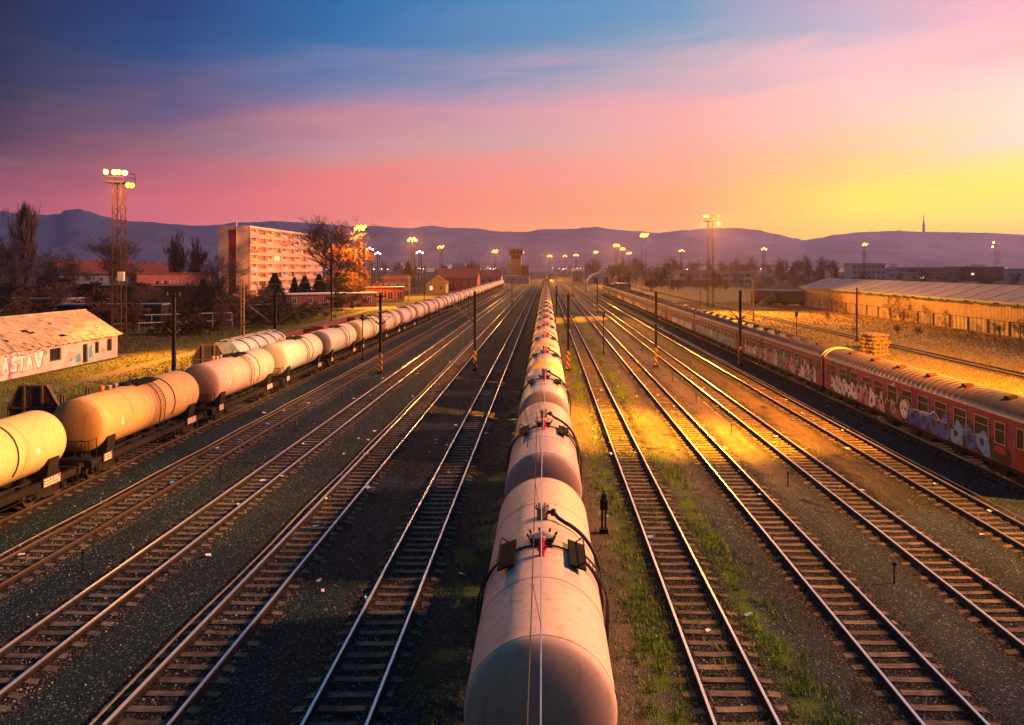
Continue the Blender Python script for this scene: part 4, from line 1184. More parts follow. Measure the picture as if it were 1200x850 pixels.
# ------------------------------------------------------------------ floodlight towers
LAMPS = []
def floodlight_mb():
    mb = MB()
    mb.lathe_y([(-.32, .34), (-.3, .36), (.0, .3), (.2, .16), (.3, .12)], 14, 0)
    mb.box((0, .05, -.42), (.1, .1, .3)); 
    return mb
def lens_mb():
    mb = MB()
    mb.lathe_y([(-.46, .06), (-.43, .2), (-.37, .3), (-.325, .33)], 14, 0)
    return mb
def tower(label, px, Y, ytop, n=5, w=1.5, detail=True, head='ring', side=0, legs=4, lens='lens', base_y=None, scale=1.0, antenna=False):
    x = WX(px, Y); H = WZ(ytop, Y) - .6
    t = thing('floodlight_tower', label, 'floodlight tower', (x, Y, 0), 0, 'floodlight towers')
    mb = MB(); hw = w / 2
    step = w * 1.15 if detail else w * 2
    lg = [(-hw, -hw), (hw, -hw), (hw, hw), (-hw, hw)] if legs == 4 else [(-hw, 0), (hw, 0)]
    tr = .075 if detail else .12
    for a in lg: mb.tube((a[0], a[1], 0), (a[0] * .86, a[1] * .86, H), tr, n=5)
    k = 0; z = .3
    while z < H - step:
        f0 = 1 - .14 * z / H; f1 = 1 - .14 * (z + step) / H
        for i in range(len(lg)):
            a, b = lg[i], lg[(i + 1) % len(lg)]
            if legs == 2 and i == 1: continue
            if k % 2: a, b = b, a
            mb.tube((a[0] * f0, a[1] * f0, z), (b[0] * f1, b[1] * f1, z + step), .04, n=4)
            mb.tube((a[0] * f0, a[1] * f0, z), (b[0] * f0, b[1] * f0, z), .035, n=4)
        z += step; k += 1
    mb.build('lattice_mast', M['rust'] if detail else M['dark_metal'], t)
    pw = hw + .7
    mb = MB(); mb.box((0, 0, H), (pw * 2, pw * 2, .12)); mb.build('platform', M['dark_metal'], t)
    mb = MB()
    for sx in (-1, 1):
        for sy in (-1, 1): mb.tube((sx * pw, sy * pw, H), (sx * pw, sy * pw, H + 1.25), .035, n=4)
        for z in (.65, 1.25):
            mb.tube((sx * pw, -pw, H + z), (sx * pw, pw, H + z), .03, n=4); mb.tube((-pw, sx * pw, H + z), (pw, sx * pw, H + z), .03, n=4)
    if antenna: mb.tube((-pw, -pw, H), (-pw, -pw, H + 3.2), .03, n=4)
    mb.build('railing', M['dark_metal'], t)
    R = random.Random(int(px * 7))
    if head == 'right': spots = [(-.7, -pw, 1.3, 0), (.25, -pw, 1.25, .4), (.75, -pw, 1.25, .5), (1.3, -pw + .2, 1.2, .7), (pw + .35, -pw + .3, -.3, .8), (pw + .75, -pw + .3, -.35, 1.0)]
    elif head == 'tri': spots = [(-pw - .3, -pw, 1.35, -.4), (-pw + .3, -pw, 1.35, -.2), (pw + .2, -pw, 1.45, .4), (pw + .2, -pw, -.6, .5)]
    elif head == 'left': spots = [(-pw - .3, -pw, 1.3, -.5), (-pw - .6, -pw + .2, -.3, -.6)]
    else: spots = [(-.9 + 1.8 * i / max(1, n - 1), -pw, .75 + .55 * ((i * 7) % 2), (-.5 + 1.0 * i / max(1, n - 1))) for i in range(n)]
    if px == 424: spots.append((0, pw, .9, pi)); spots.append((-.8, pw, .9, pi - .6))
    for (sx, sy, sz, rz) in spots:
        f = shared('flood', floodlight_mb, 'floodlight', M['dark_metal'], t, 40)
        f.location = (sx * scale, sy, H + sz * scale); f.rotation_euler = (.32, 0, rz); f.scale = (scale,) * 3
        lk = lens if lens != 'lens' else ['lens', 'lens_warm', 'lens_bright'][R.choices((0, 1, 2), (3, 2, 2))[0]]
        l = shared('flens' + lk, lens_mb, 'lens', M[lk], f, 40)
    LAMPS.append((x, Y, H + .8, px))
    return t
T1 = tower('tall rusty lattice floodlight tower just behind the ruined house', 139.5, 92, 209, w=1.2, head='right', antenna=True)
tower('bright floodlight tower at the edge of the orange-lit tree', 424, 212, 270, 6, 1.6, legs=4, scale=1.35)
tower('bright floodlight tower above the low red shed', 484, 290, 283, 5, 1.5, head='ring', scale=1.4)
tower('twin-headed floodlight tower above the brick sheds with the red roofs', 517, 430, 291, 4, 1.5, detail=False, scale=1.4)
tower('floodlight tower just before the signal box', 580, 520, 296, 4, 1.5, detail=False, scale=1.5)
tower('floodlight mast beside the top of the signal box', 611, 560, 298, 4, 1.5, detail=False, scale=1.5)
tower('small floodlight mast straight above the vanishing middle train', 644, 640, 301, 3, 1.3, detail=False, scale=1.5)
tower('tiny floodlight mast first beyond the middle train', 662, 800, 301, 3, 1.3, detail=False, scale=1.6)
tower('small floodlight mast above the pale tank block', 675, 720, 300, 3, 1.3, detail=False, scale=1.6)
tower('small floodlight mast between the pale tank block and the twin towers', 698, 620, 297, 4, 1.4, detail=False, scale=1.5)
tower('floodlight tower foremost of the close cluster of three', 722, 440, 289, 5, 1.5, detail=False, scale=1.4)
tower('floodlight tower in the middle of the close cluster of three', 729.5, 520, 293, 5, 1.5, detail=False, scale=1.4)
tower('hindmost floodlight tower of the close cluster of three', 737, 610, 298, 4, 1.5, detail=False, scale=1.5)
tower('tall two-legged floodlight tower with one wide bright head', 754.5, 330, 278, 6, 2.0, legs=2, scale=1.5)
tower('tall lattice floodlight tower in the dry grass behind the coaches', 832.5, 193, 257, 5, 1.5, head='tri')
tower('small floodlight mast over the bare trees past the two-legged tower', 798.5, 520, 295, 3, 1.4, detail=False, scale=1.4)
tower('floodlight mast over the dark treeline before the pale low buildings', 894.5, 500, 293, 3, 1.4, detail=False, scale=1.4)
tower('floodlight mast in front of the white block building', 1012.5, 470, 288, 4, 1.5, detail=False, scale=1.4)
tower('lattice floodlight tower beyond the warehouse with lamps on one side', 1168.5, 420, 287, 3, 2.2, head='left', scale=1.5)
for px, Y, yt, lab in ((434.5, 330, 293, 'pale white lamp mast in the haze beyond the orange-lit tree'), (443.5, 380, 298, 'smaller pale lamp mast next to the white lamp mast in the haze'), (492.5, 330, 297, 'white twin lamp mast next to the tower above the low red shed')):
    tower(lab, px, Y, yt, 3, 1.2, detail=False, lens='lens_white', scale=1.2)

# the mast that stands beside the line just past the picture edge and floods the near yard
MAST = (37.0, 29.0, 20.5)
t = thing('floodlight_tower', 'floodlight tower beside the coaches that floods the near tracks', 'floodlight tower', (MAST[0], MAST[1], 0), 0, 'floodlight towers')
mb = MB()
for sx in (-1, 1):
    for sy in (-1, 1): mb.tube((sx * .75, sy * .75, 0), (sx * .65, sy * .65, 20), .08, n=5)
for i in range(12):
    z = .3 + i * 1.6
    for a, b in (((-1, -1), (1, -1)), ((1, -1), (1, 1)), ((1, 1), (-1, 1)), ((-1, 1), (-1, -1))):
        mb.tube((a[0] * .72, a[1] * .72, z), (b[0] * .72, b[1] * .72, z + 1.6), .04, n=4)
mb.build('lattice_mast', M['rust'], t)
mb = MB(); mb.box((0, 0, 20), (2.8, 2.8, .12)); mb.build('platform', M['dark_metal'], t)
for i in range(5):
    f = shared('flood', floodlight_mb, 'floodlight', M['dark_metal'], t, 40); f.location = (-1.2, -1 + .5 * i, 20.9); f.rotation_euler = (.4, 0, -1.57 - .3 + .15 * i)
    shared('flenslens', lens_mb, 'lens', M['lens'], f, 40)

# ------------------------------------------------------------------ ruined house
M['plaster'] = plain('plaster', (0.5, 0.36, 0.31), 0.9, 0, 0.2, .8, (0.24, 0.12, 0.08), 0.25, 14, .85)
M['old_tile'] = plain('old_tile', (0.44, 0.3, 0.2), 0.85, 0, 0.3, 1.1, (0.17, 0.085, 0.05), 0.5, 9, .8)
M['dark_void'] = plain('dark_void', (0.01, 0.009, 0.009), 0.9, 0, .1, 2)
M['timber'] = plain('timber', (0.09, 0.055, 0.04), 0.85, 0, .3, 4)
M['brick'] = plain('brick', (0.3, 0.085, 0.06), 0.85, 0, 0.25, 1.5, (0.16, 0.06, 0.045))
M['teal_paint'] = plain('teal_paint', (0.08, 0.25, 0.27), 0.7, 0, .3, 3)
hx, hy0, hy1 = -52.0, 44.0, 88.0
t = thing('ruined_house', 'derelict low house with broken tile roof and graffitied pink plaster wall', 'house', (hx, hy0, 0))
Lh = hy1 - hy0; EAVE, RID, WID = 2.95, 5.6, 8.2
op = [(23.2, 25.3, .9, 2.3), (32.6, 34.3, .95, 2.25), (38.0, 38.9, .3, 2.3), (39.9, 40.8, .9, 2.25), (36.2, 36.9, 1.2, 2.2)]
op = [(32.2 - .2, 33.8, .95, 2.3), (37.4, 38.3, .1, 2.2), (39.6, 40.4, .9, 2.25), (41.9, 42.9, .9, 2.35), (14.0, 15.6, .9, 2.3)]
op.sort()
mb = MB(); ly = 0
for (a, b, z0, z1) in op:
    mb.box2((-.35, ly, 0), (0, a, EAVE)); mb.box2((-.35, a, 0), (-.002, b, z0)); mb.box2((-.35, a, z1), (-.002, b, EAVE)); ly = b
mb.box2((-.35, ly, 0), (0, Lh, EAVE))
mb.box2((-WID, 0, 0), (-WID + .3, Lh, EAVE)); mb.box2((-WID + .3, 0, 0), (-.35, .3, EAVE)); mb.box2((-WID + .3, Lh - .3, 0), (-.35, Lh, EAVE))
gab = [(-WID + .02, EAVE), (-.02, EAVE), (-WID / 2, RID - .12)]
mb.extrude_y(gab, .02, .28); mb.extrude_y(gab, Lh - .28, Lh - .02)
mb.build('wall', M['plaster'], t)
for (a, b, z0, z1) in op:
    mb = MB(); 
    for y in (a + .05, b - .05): mb.box((-.16, y, (z0 + z1) / 2), (.1, .1, z1 - z0 - .004))
    for z in (z0 + .05, z1 - .05): mb.box((-.16, (a + b) / 2, z), (.09, b - a - .2, .1))
    mb.box((-.2, (a + b) / 2, (z0 + z1) / 2), (.04, .05, z1 - z0 - .2))
    fr = mb.build('window_opening', M['timber'], t)
    mb = MB(); mb.box((-.3, (a + b) / 2, (z0 + z1) / 2), (.03, b - a - .004, z1 - z0 - .004)); mb.build('dark_interior', M['dark_void'], fr)
# roof slopes with missing tiles
mb = MB(); Rr = random.Random(4)
holes = {(62, 6), (63, 6), (63, 7), (64, 7), (70, 10), (71, 10), (58, 11), (55, 9), (72, 4), (57, 4)}
for side in (0, 1):
    nu, nv = 90, 14
    for i in range(nu):
        for j in range(nv):
            if side == 0 and (i, j) in holes: continue
            y0_, y1_ = -.4 + (Lh + .8) * i / nu, -.4 + (Lh + .8) * (i + 1) / nu - .012
            u0, u1 = j / nv, (j + 1) / nv
            def P_(u, lift):
                x = -WID / 2 + (WID / 2 + .45) * u; z = RID - (RID - EAVE + .28) * u
                if side: x = -WID - x
                return x, z + lift
            jit = Rr.uniform(-.02, .05) + (Rr.random() < .05) * Rr.uniform(0, .1)
            ext = Rr.uniform(0, .12) if j == nv - 1 else .03
            a = P_(u0, .03 + jit * .3); b = P_(u1 + ext / 4, .09 + jit)
            mb.add([(a[0], y0_, a[1]), (b[0], y0_, b[1]), (b[0], y1_, b[1]), (a[0], y1_, a[1]), (a[0], y0_, a[1] - .06), (b[0], y0_, b[1] - .06), (b[0], y1_, b[1] - .06), (a[0], y1_, a[1] - .06)], [(0, 1, 2, 3), (7, 6, 5, 4), (0, 4, 5, 1), (1, 5, 6, 2), (2, 6, 7, 3), (3, 7, 4, 0)])
mb.tube((-WID / 2, -.4, RID + .06), (-WID / 2, Lh + .4, RID + .06), .13, n=8)
rf = recalc(mb.build('roof', M['old_tile'], t))
mb = MB(); mb.box((-WID / 2 - .6, 30.6, RID + .2), (.55, .55, 1.0)); mb.box((-WID / 2 - .6, 30.6, RID + .72), (.66, .66, .1)); mb.build('chimney', M['brick'], rf)
mb = MB()
for i in range(34): mb.box((.2, .5 + 1.3 * i, EAVE - .08), (.6, .09, .12), ry=.6)
mb.tube((.3, Lh + .1, EAVE - .5), (-.1, Lh + .25, EAVE - .9), .05)
mb.build('rafter', M['timber'], t)
# wall lettering: white letters edged with red
def gpoly(mb, pts, m, lay): mb.add([(.004 + .003 * lay, y, z) for y, z in pts], [tuple(range(len(pts)))], m)
GL = {'A': [[(0, 0), (.2, 0), (.36, .36), (.7, .36), (.8, 0), (1, 0), (.62, 1), (.4, 1)], ],
      'S': [[(0, .1), (.35, 0), (.9, .05), (.95, .5), (.45, .62), (.5, .78), (1.0, .8), (.95, 1), (.3, 1), (.1, .55), (.6, .4), (.6, .2), (.05, .3)]],
      'T': [[(.36, 0), (.62, 0), (.66, .78), (1.05, .8), (1.05, 1), (-.05, 1), (-.05, .8), (.4, .78)]],
      'V': [[(.34, 0), (.66, 0), (1.05, 1.05), (.78, 1.05), (.52, .35), (.3, 1.0), (0, 1.0)]]}
mb = MB(); yy = 25.3
for ch, w in (('A', .98), ('S', 1.0), ('T', 1.0), ('A', 1.12), ('V', 1.3)):
    for p in GL[ch]:
        cx, cz = .5, .5; p = [(u + RND.uniform(-.07, .07), v + RND.uniform(-.07, .07)) for u, v in p]
        big = [(yy + (cx + (u - cx) * 1.22 + .03) * w, .55 + (cz + (v - cz) * 1.16) * 1.6) for u, v in p]
        gpoly(mb, big, 1, 0); gpoly(mb, [(yy + u * w, .55 + v * 1.6) for u, v in p], 0, 1)
    yy += w * 1.05
gpoly(mb, [(23.9, .4), (25.1, .45), (25.0, 2.0), (23.8, 2.1)], 2, 0)
for (a, b, c, d, m) in ((31.0, 31.6, 1.75, 2.2, 3), (36.2, 37.1, .3, 1.2, 3), (38.45, 39.2, .5, 1.9, 3), (35.0, 35.6, .5, .9, 3), (40.7, 41.4, .9, 1.3, 4)):
    gpoly(mb, [(a, c), (b, c + .1), (b - .1, d), ((a + b) / 2, d + .1), (a + .05, d - .15)], m, .5)
M['mural_red'] = plain('mural_red', (.5, .04, .05), .7, 0, .15, 3); M['mural_purple'] = plain('mural_purple', (.12, .02, .09), .7, 0, .2, 3)
M['ochre_patch'] = plain('ochre_patch', (.42, .2, .06), .85, 0, .2, 3)
M['worn_white'] = plain('worn_white', (.74, .66, .64), .85, 0, .15, 2.2, (.45, .27, .24), .2, 20, .9)
recalc(mb.build('wall_graffiti', [M['worn_white'], M['mural_red'], M['mural_purple'], M['teal_paint'], M['ochre_patch']], t))

# ------------------------------------------------------------------ apartment block
M['panel_cream'] = plain('panel_cream', (0.58, 0.36, 0.25), 0.8, 0, 0.08, .3, (0.36, 0.26, 0.2))
M['panel_grey'] = plain('panel_grey', (0.66, 0.57, 0.48), 0.85, 0, 0.08, .15, (0.3, 0.25, 0.22))
M['stair_red'] = plain('stair_red', (0.2, 0.03, 0.03), 0.7, 0, 0.15, .5)
M['pane'] = glass('pane', (0.12, 0.025, 0.025), .3)  # red of the reflected sky put into the pane colour
M['pane_dark'] = glass('pane_dark', (0.03, 0.012, 0.012), .2); M['pane_curtain'] = glass('pane_curtain', (0.3, 0.13, 0.1), .4)
M['pane_lit'] = emit('pane_lit', (1.0, .62, .3), 1.4)
M['loggia'] = plain('loggia', (0.33, 0.22, 0.18), 0.8, 0, .2, 1)
PAR = [plain('parapet%d' % i, c, .7, 0, .12, 1) for i, c in enumerate([(.5, .36, .3), (.6, .34, .1), (.42, .4, .42), (.5, .12, .08)])]
for i, p in enumerate(PAR): p.name = ['parapet_pink', 'parapet_ochre', 'parapet_grey', 'parapet_red'][i]
ax, ay = -104.0, 255.0; AH = 24.9; AL = 82.0; FL = 8
t = thing('apartment_block', 'long cream eight-storey apartment block with dark red stripe on its end wall', 'apartment building', (ax, ay, 0))
mb = MB(); mb.box2((-11.4, 0, 0), (-.9, AL, AH)); mb.box2((-11.5, -.25, AH), (.0, AL + .2, AH + .5)); mb.build('wall', M['panel_grey'], t)
fh = AH / FL
mb = MB()
bay = AL / 11
for i in range(12): mb.box2((-.898, max(0, i * bay - .25), 0), (0, min(AL, i * bay + .25), AH - .002))
for f in range(FL + 1): mb.box2((-.897, .002, f * fh - (.5 if f else 0)), (-.012 if f < FL else 0, AL - .002, min(AH - .003, f * fh + .75)))
mb.build('facade_frame', M['panel_cream'], t)
mb = MB(); mb.box2((-7.6, -.06, 0), (-4.9, .05, AH - .8)); mb.build('stair_panel', M['stair_red'], t)
mb = MB(); mb.tube((-4.75, -.2, 0), (-4.75, -.2, AH + 2.2), .22, n=8); mb.build('chimney_pipe', M['white_paint'], t)
Ra = random.Random(9)
WSH = {}
for f in range(FL):
    for i in range(11):
        z0 = f * fh + .78
        y0 = i * bay + .28; y1 = (i + 1) * bay - .28
        if i % 2 == 1:
            lit = (f, i) == (4, 3)
            pk = Ra.choices(['pane', 'pane_dark', 'pane_curtain'], [6, 2, 2])[0]
            key = 'win_lit' if lit else 'win' + pk
            def wmk():
                mb = MB(); w = bay - .58; h = fh - 1.32
                mb.box((0, 0, 0), (.06, w, h), 1)
                for q in range(5): mb.box((.05, -w / 2 + w * q / 4, 0), (.1, .14 if q % 4 else .1, h - .002))
                for q in (-1, 1): mb.box((.05, 0, q * (h / 2 - .06)), (.09, w - .01, .1))
                return mb
            o = shared(key, wmk, 'window', [M['panel_cream'], M['pane_lit'] if lit else M[pk]], t); o.location = (-.55, (y0 + y1) / 2, z0 + (fh - 1.3) / 2 + .02)
        else:
            pm = Ra.choices(PAR, [5, 2, 3, 1.2])[0]
            def bmk():
                mb = MB(); w = bay - .5
                mb.box((.25, 0, .55), (.1, w, 1.05)); mb.box((-.2, 0, .0), (1.0, w, .14)); 
                for s in (-1, 1): mb.box((-.1, s * (w / 2 - .05), .55), (.6, .08, 1.04))
                mb.box((-.62, 0, 1.3), (.06, w, 2.4), 1)
                mb.box((-.56, -w * .2, 1.2), (.05, 1.5, 1.9), 2); mb.box((-.56, w * .25, 1.5), (.05, 1.2, 1.2), 2)
                mb.box((.0, w * .3, 1.6), (.05, .5, .8), 3)
                return mb
            o = shared('balc' + pm.name, bmk, 'balcony', [pm, M['loggia'], M['pane'], M['white_paint']], t); o.location = (-.1, (y0 + y1) / 2, f * fh + .45)

# ------------------------------------------------------------------ other buildings
M['roof_red'] = plain('roof_red', (0.26, 0.065, 0.05), 0.85, 0, .25, .8, (0.12, 0.045, 0.04))
M['roof_grey'] = plain('roof_grey', (0.25, 0.23, 0.24), 0.6, 0.2, .2, .3, (0.14, 0.09, 0.075), amount=.5)
M['wall_white'] = plain('wall_white', (0.55, 0.52, 0.52), 0.85, 0, .12, .6, (0.32, 0.28, 0.27))
M['wall_red'] = plain('wall_red', (0.36, 0.06, 0.05), 0.8, 0, .2, .6)
M['roof_blue'] = plain('roof_blue', (0.12, 0.2, 0.27), 0.6, 0, .2, .6)
M['wall_ochre'] = plain('wall_ochre', (0.5, 0.33, 0.14), 0.8, 0, .15, .6)
M['dark_pane'] = glass('dark_pane', (0.02, 0.018, 0.022), .12)
M['lit_pane'] = emit('lit_pane', (1.0, .72, .42), 2.2)
def house(name, label, cat, x, y, w, d, h, rh, wall, roof, rz=0.0, wins=(), flat=False, group=None, chim=0, axis='x', lit=()):
    """front faces -y; gable ridge along x or y"""
    t = thing(name, label, cat, (x, y, 0), rz, group)
    mb = MB(); mb.box2((-w / 2, 0, 0), (w / 2, d, h))
    if not flat:
        if axis == 'x':
            for e in (-1, 1): mb.extrude_x([(.02, h), (d - .02, h), (d / 2, h + rh - .1)], e * (w / 2 - .25), e * (w / 2 - .01))
        else:
            for e in (0.01, d - .26): mb.extrude_y([(-w / 2 + .02, h), (w / 2 - .02, h), (0, h + rh - .1)], e, e + .25)
    mb.build('wall', wall, t)
    mb = MB()
    if flat: mb.box2((-w / 2 - .3, -.3, h), (w / 2 + .3, d + .3, h + max(.25, rh)))
    elif axis == 'x':
        for a, b in (((-.5, h - .25), (d / 2, h + rh)), ((d + .5, h - .25), (d / 2, h + rh))):
            mb.extrude_x([a, b, (b[0], b[1] + .18), (a[0], a[1] + .18)], -w / 2 - .4, w / 2 + .4)
    else:
        for s in (-1, 1):
            a, b = (s * (w / 2 + .5), h - .3), (0, h + rh)
            mb.extrude_y([a, b, (b[0], b[1] + .18), (a[0], a[1] + .18)], -.4, d + .4)
    r = recalc(mb.build('roof', roof, t))
    for c in range(chim):
        mb = MB(); mb.box((-w / 2 + w * (c + .5) / chim, d / 2, h + rh + .3), (.7, .7, 1.3)); mb.build('chimney', M['brick'], r)
    for i, (wx, wz, ww, wh) in enumerate(wins):
        mb = MB(); mb.box((wx, -.01, wz), (ww, .1, wh), 1)
        for s in (-1, 1): mb.box((wx + s * ww / 2, -.05, wz), (.12, .14, wh + .1)); mb.box((wx, -.052, wz + s * wh / 2), (ww - .12, .13, .1))
        mb.box((wx, -.06, wz), (.08, .08, wh - .1))
        mb.build('window', [M['wall_white'], M['lit_pane'] if i in lit else M['dark_pane']], t)
    return t
def grid(w, n, z, ww=1.1, wh=1.4): return [(-w / 2 + w * (i + .5) / n, z, ww, wh) for i in range(n)]
# brick hall with white lettering and arch
Y = 228; x = WX(205, Y)
t = thing('brick_hall', 'low red brick hall with white sign lettering and an arched dark entrance', 'hall', (x, Y, 0), .62)
mb = MB(); W_ = 21; Hh = 8.7
sec = [(-W_ / 2, 0), (-7, 0)] + [(-7 + 14 * i / 14, 3.2 * sin(pi * i / 14) ** .7 if 0 < i < 14 else 0) for i in range(1, 14)] + [(7, 0), (W_ / 2, 0), (W_ / 2, Hh), (-W_ / 2, Hh)]
up = [(-W_ / 2, 4.2), (W_ / 2, 4.2), (W_ / 2, Hh), (-W_ / 2, Hh)]
mb.extrude_y(up, 0, 14); 
ap = [(-7 + 14 * i / 16, 4.2 * sin(pi * (i / 16)) ** .6 if 0 < i < 16 else 0) for i in range(17)]
for i in range(16):
    a, b = ap[i], ap[i + 1]; mb.extrude_y([(a[0], a[1]), (b[0], b[1]), (b[0], 4.2), (a[0], 4.2)], .003, 13.9)
for s in (-1, 1): mb.box2((s * 7, .002, 0), (s * W_ / 2, 13.9, 4.2))
M['hall_brick'] = plain('hall_brick', (0.58, 0.15, 0.11), 0.85, 0, 0.2, 1.2, (0.36, 0.11, 0.08))
recalc(mb.build('wall', M['hall_brick'], t))
mb = MB(); mb.box2((-W_ / 2 - .2, -.2, Hh), (W_ / 2 + .2, 14.2, Hh + .3)); mb.build('parapet', M['brick'], t)
mb = MB(); mb.box2((-6.9, 4, 0), (6.9, 4.3, 4.1)); mb.build('entrance_recess', M['dark_void'], t)
mb = MB(); R = random.Random(2); xx = -5.0
for i in range(9):                                               # the letters are too small to read in the photograph
    h = R.choice((.9, .9, 1.0)); w = R.uniform(.55, .75); m = 1 if i < 3 and i % 2 == 0 else 0
    mb.box((xx, -.06, 6.1), (.16, .1, h), m); mb.box((xx + w * .75, -.06, 6.1), (.16, .1, h), m)
    mb.box((xx + w * .37, -.05, 6.1 + R.choice((-.42, 0, .42))), (w * .7, .08, .16), m); xx += 1.12
mb.build('sign_letter', [M['white_paint'], M['dark_void']], t)
# villas with red roofs
house('row_house', 'white house with a long red roof between the poplar and the tower', 'house', WX(112, 285), 285, 24, 11, 8.3, 5.2, M['wall_white'], M['roof_red'], .45, [q for z in (2.6, 6.2) for q in grid(24, 6, z)], chim=3, group='red-roofed houses')
house('row_house', 'white house with a red roof partly behind the big spreading bare tree', 'house', WX(168, 292), 292, 20, 11, 7.6, 4.6, M['wall_white'], M['roof_red'], .4, [q for z in (2.6, 6.0) for q in grid(20, 5, z)], chim=1, group='red-roofed houses')
house('row_house', 'dark gabled house with red roof among the bare trees near the poplar', 'house', WX(62, 300), 300, 12, 10, 7, 5.5, M['wall_red'], M['roof_red'], 0, grid(12, 3, 4.5), chim=1, axis='y', group='red-roofed houses')
mb = MB()
for k, (a, b, z) in enumerate(((-4.5, -1.5, 6.2), (1.5, 5.5, 2.6))): pass
house('shed', 'long shed with a blue-grey flat roof among the bare trees', 'shed', WX(186, 330), 330, 16, 9, 8.6, .9, M['wall_white'], M['roof_blue'], 0, grid(16, 5, 6), flat=True)
house('kiosk', 'small kiosk with a bright red pitched roof by the yellow lattice mast', 'kiosk', WX(272, 175), 175, 8, 5, 1.6, 2.6, M['wall_white'], M['roof_red'], .15, grid(8, 2, 1.0, 1.2, .7), axis='y')
house('garage', 'rusty brown block half hidden in the thicket above the ruined house', 'garage', WX(34, 150), 150, 13, 8, 4.0, .4, plain('rust_wall', (.3, .12, .04), .85, 0, .3, 1), M['roof_grey'], 0, grid(13, 3, 2.2), flat=True)
house('shed', 'long low shed with a bright white roof edge beyond the meadow shrubs', 'shed', WX(390, 195), 195, 24, 6, 3.6, .3, M['brick'], M['white_paint'], .55, grid(24, 6, 2.0), flat=True)
house('shed', 'long low red shed with white doors beyond the cream tank train', 'shed', WX(450, 235), 235, 13, 6, 4.1, .35, M['wall_red'], M['roof_grey'], .3, [(-4, 1.6, 1.6, 2.6), (-1, 1.6, 1.6, 2.6), (2, 1.6, 1.6, 2.6), (5, 1.6, 1.6, 2.6)], flat=True)
house('cottage', 'cottage with a pale wall and red roof above the low red shed', 'house', WX(466, 330), 330, 12, 9, 4.2, 3.0, M['wall_white'], M['roof_red'], .2, grid(12, 3, 2.4), chim=1)
house('brick_shed', 'small orange-lit brick shed with a gable beside the tank train', 'shed', WX(511, 300), 300, 8, 8, 4.2, 3.0, M['wall_ochre'], M['roof_red'], 0, grid(8, 2, 2.2, 1.0, 1.6), axis='y', lit=(0,))
house('brick_shed', 'big dark red workshop with arched windows behind the small brick shed', 'workshop', WX(536, 330), 330, 18, 14, 6.0, 4.2, M['wall_red'], M['roof_red'], .0, grid(18, 5, 3.2, 1.6, 2.6))
house('brick_shed', 'workshop with a long pale red roof nearest the signal box', 'workshop', WX(566, 400), 400, 20, 12, 5.5, 3.4, M['wall_white'], M['roof_red'], 0, grid(20, 5, 3.0, 1.6, 2.0))
# signal box
Y = 520; x = WX(604, Y)
t = thing('signal_box', 'tall signal box tower with an overhanging dark cabin on top', 'signal box', (x, Y, 0))
mb = MB(); mb.box2((-4.2, 0, 0), (4.2, 8, 16.5)); mb.build('tower_shaft', M['wall_ochre'], t)
mb = MB(); mb.box2((-3.2, 1, 16.5), (3.6, 7, 19)); mb.build('neck', M['roof_red'], t)
mb = MB(); mb.box2((-4.6, -.5, 19), (5.4, 8.5, 23.2)); mb.box2((-5.2, -1, 23.2), (6, 9, 23.8)); mb.build('cabin', M['wall_red'], t)
for i in range(4):
    mb = MB(); mb.box((-3.3 + i * 2.5, -.55, 21.3), (2.0, .1, 2.0)); mb.build('window', M['dark_pane'], t)
mb = MB(); mb.box2((4.2, 1, 0), (9.6, 8, 12.0)); mb.build('annex', M['wall_red'], t)
mb = MB(); mb.box((6.9, .95, 9.0), (3.6, .1, 3.2)); mb.build('annex_window', M['dark_pane'], t)
house('shed', 'low pale shed at the foot of the signal box', 'shed', WX(606, 480), 480, 16, 6, 4.5, .4, M['wall_white'], M['roof_grey'], 0, grid(16, 4, 2.6), flat=True)
Y = 430
t = thing('storage_tank_block', 'pale boxy storage block lit yellow in the middle distance', 'storage block', (WX(677, Y), Y, 0))
mb = MB(); mb.box2((-3.1, 0, 2.2), (3.1, 5, 8.6)); mb.build('box_body', M['wall_ochre'], t)
mb = MB()
for q in (-2.8, 0, 2.8): mb.box((q, 2, 1.1), (.4, .4, 2.2))
mb.box((0, -.05, 5.4), (.12, .2, 6.3)); mb.build('support', M['galvanised'], t)
def dome(label, px, Y, w, h):
    t = thing('arched_hangar', label, 'hangar', (WX(px, Y), Y, 0), 0, 'arched hangars')
    mb = MB(); sec = [(w / 2 * cos(pi * i / 14), h * sin(pi * i / 14)) for i in range(15)]
    mb.extrude_y(sec, 0, 20); recalc(mb.build('shell', M['wall_white'], t, 40))
    for q in (-.2, .2):
        mb = MB(); mb.box((q * w, -.06, h * .3), (w * .18, .1, h * .6)); mb.build('door', M['dark_void'], t)
dome('pale arched hangar left of the close cluster of floodlight towers'.replace('left of', 'before'), 704, 470, 17, 7)
dome('lamplit arched hangar beneath the close cluster of floodlight towers', 731, 500, 14, 6)
house('container', 'blue-grey container standing beneath the close tower cluster', 'container', WX(729, 330), 330, 8, 4, 3.2, .15, M['roof_blue'], M['roof_grey'], 0, (), flat=True)
house('office_building', 'low white office building with ribbon windows beyond the lattice tower in the grass', 'office', WX(838, 420), 420, 42, 14, 8.5, .5, M['wall_white'], M['roof_blue'], 0, [q for z in (2.6, 6.0) for q in grid(42, 10, z, 3.2, 1.4)], flat=True)
house('office_building', 'white three-storey block at the foot of the floodlight mast past the warehouse', 'office', WX(1018, 520), 520, 24, 14, 13, .5, M['wall_white'], M['roof_grey'], 0, [q for z in (3, 7, 11) for q in grid(24, 7, z, 1.8, 1.5)], flat=True)
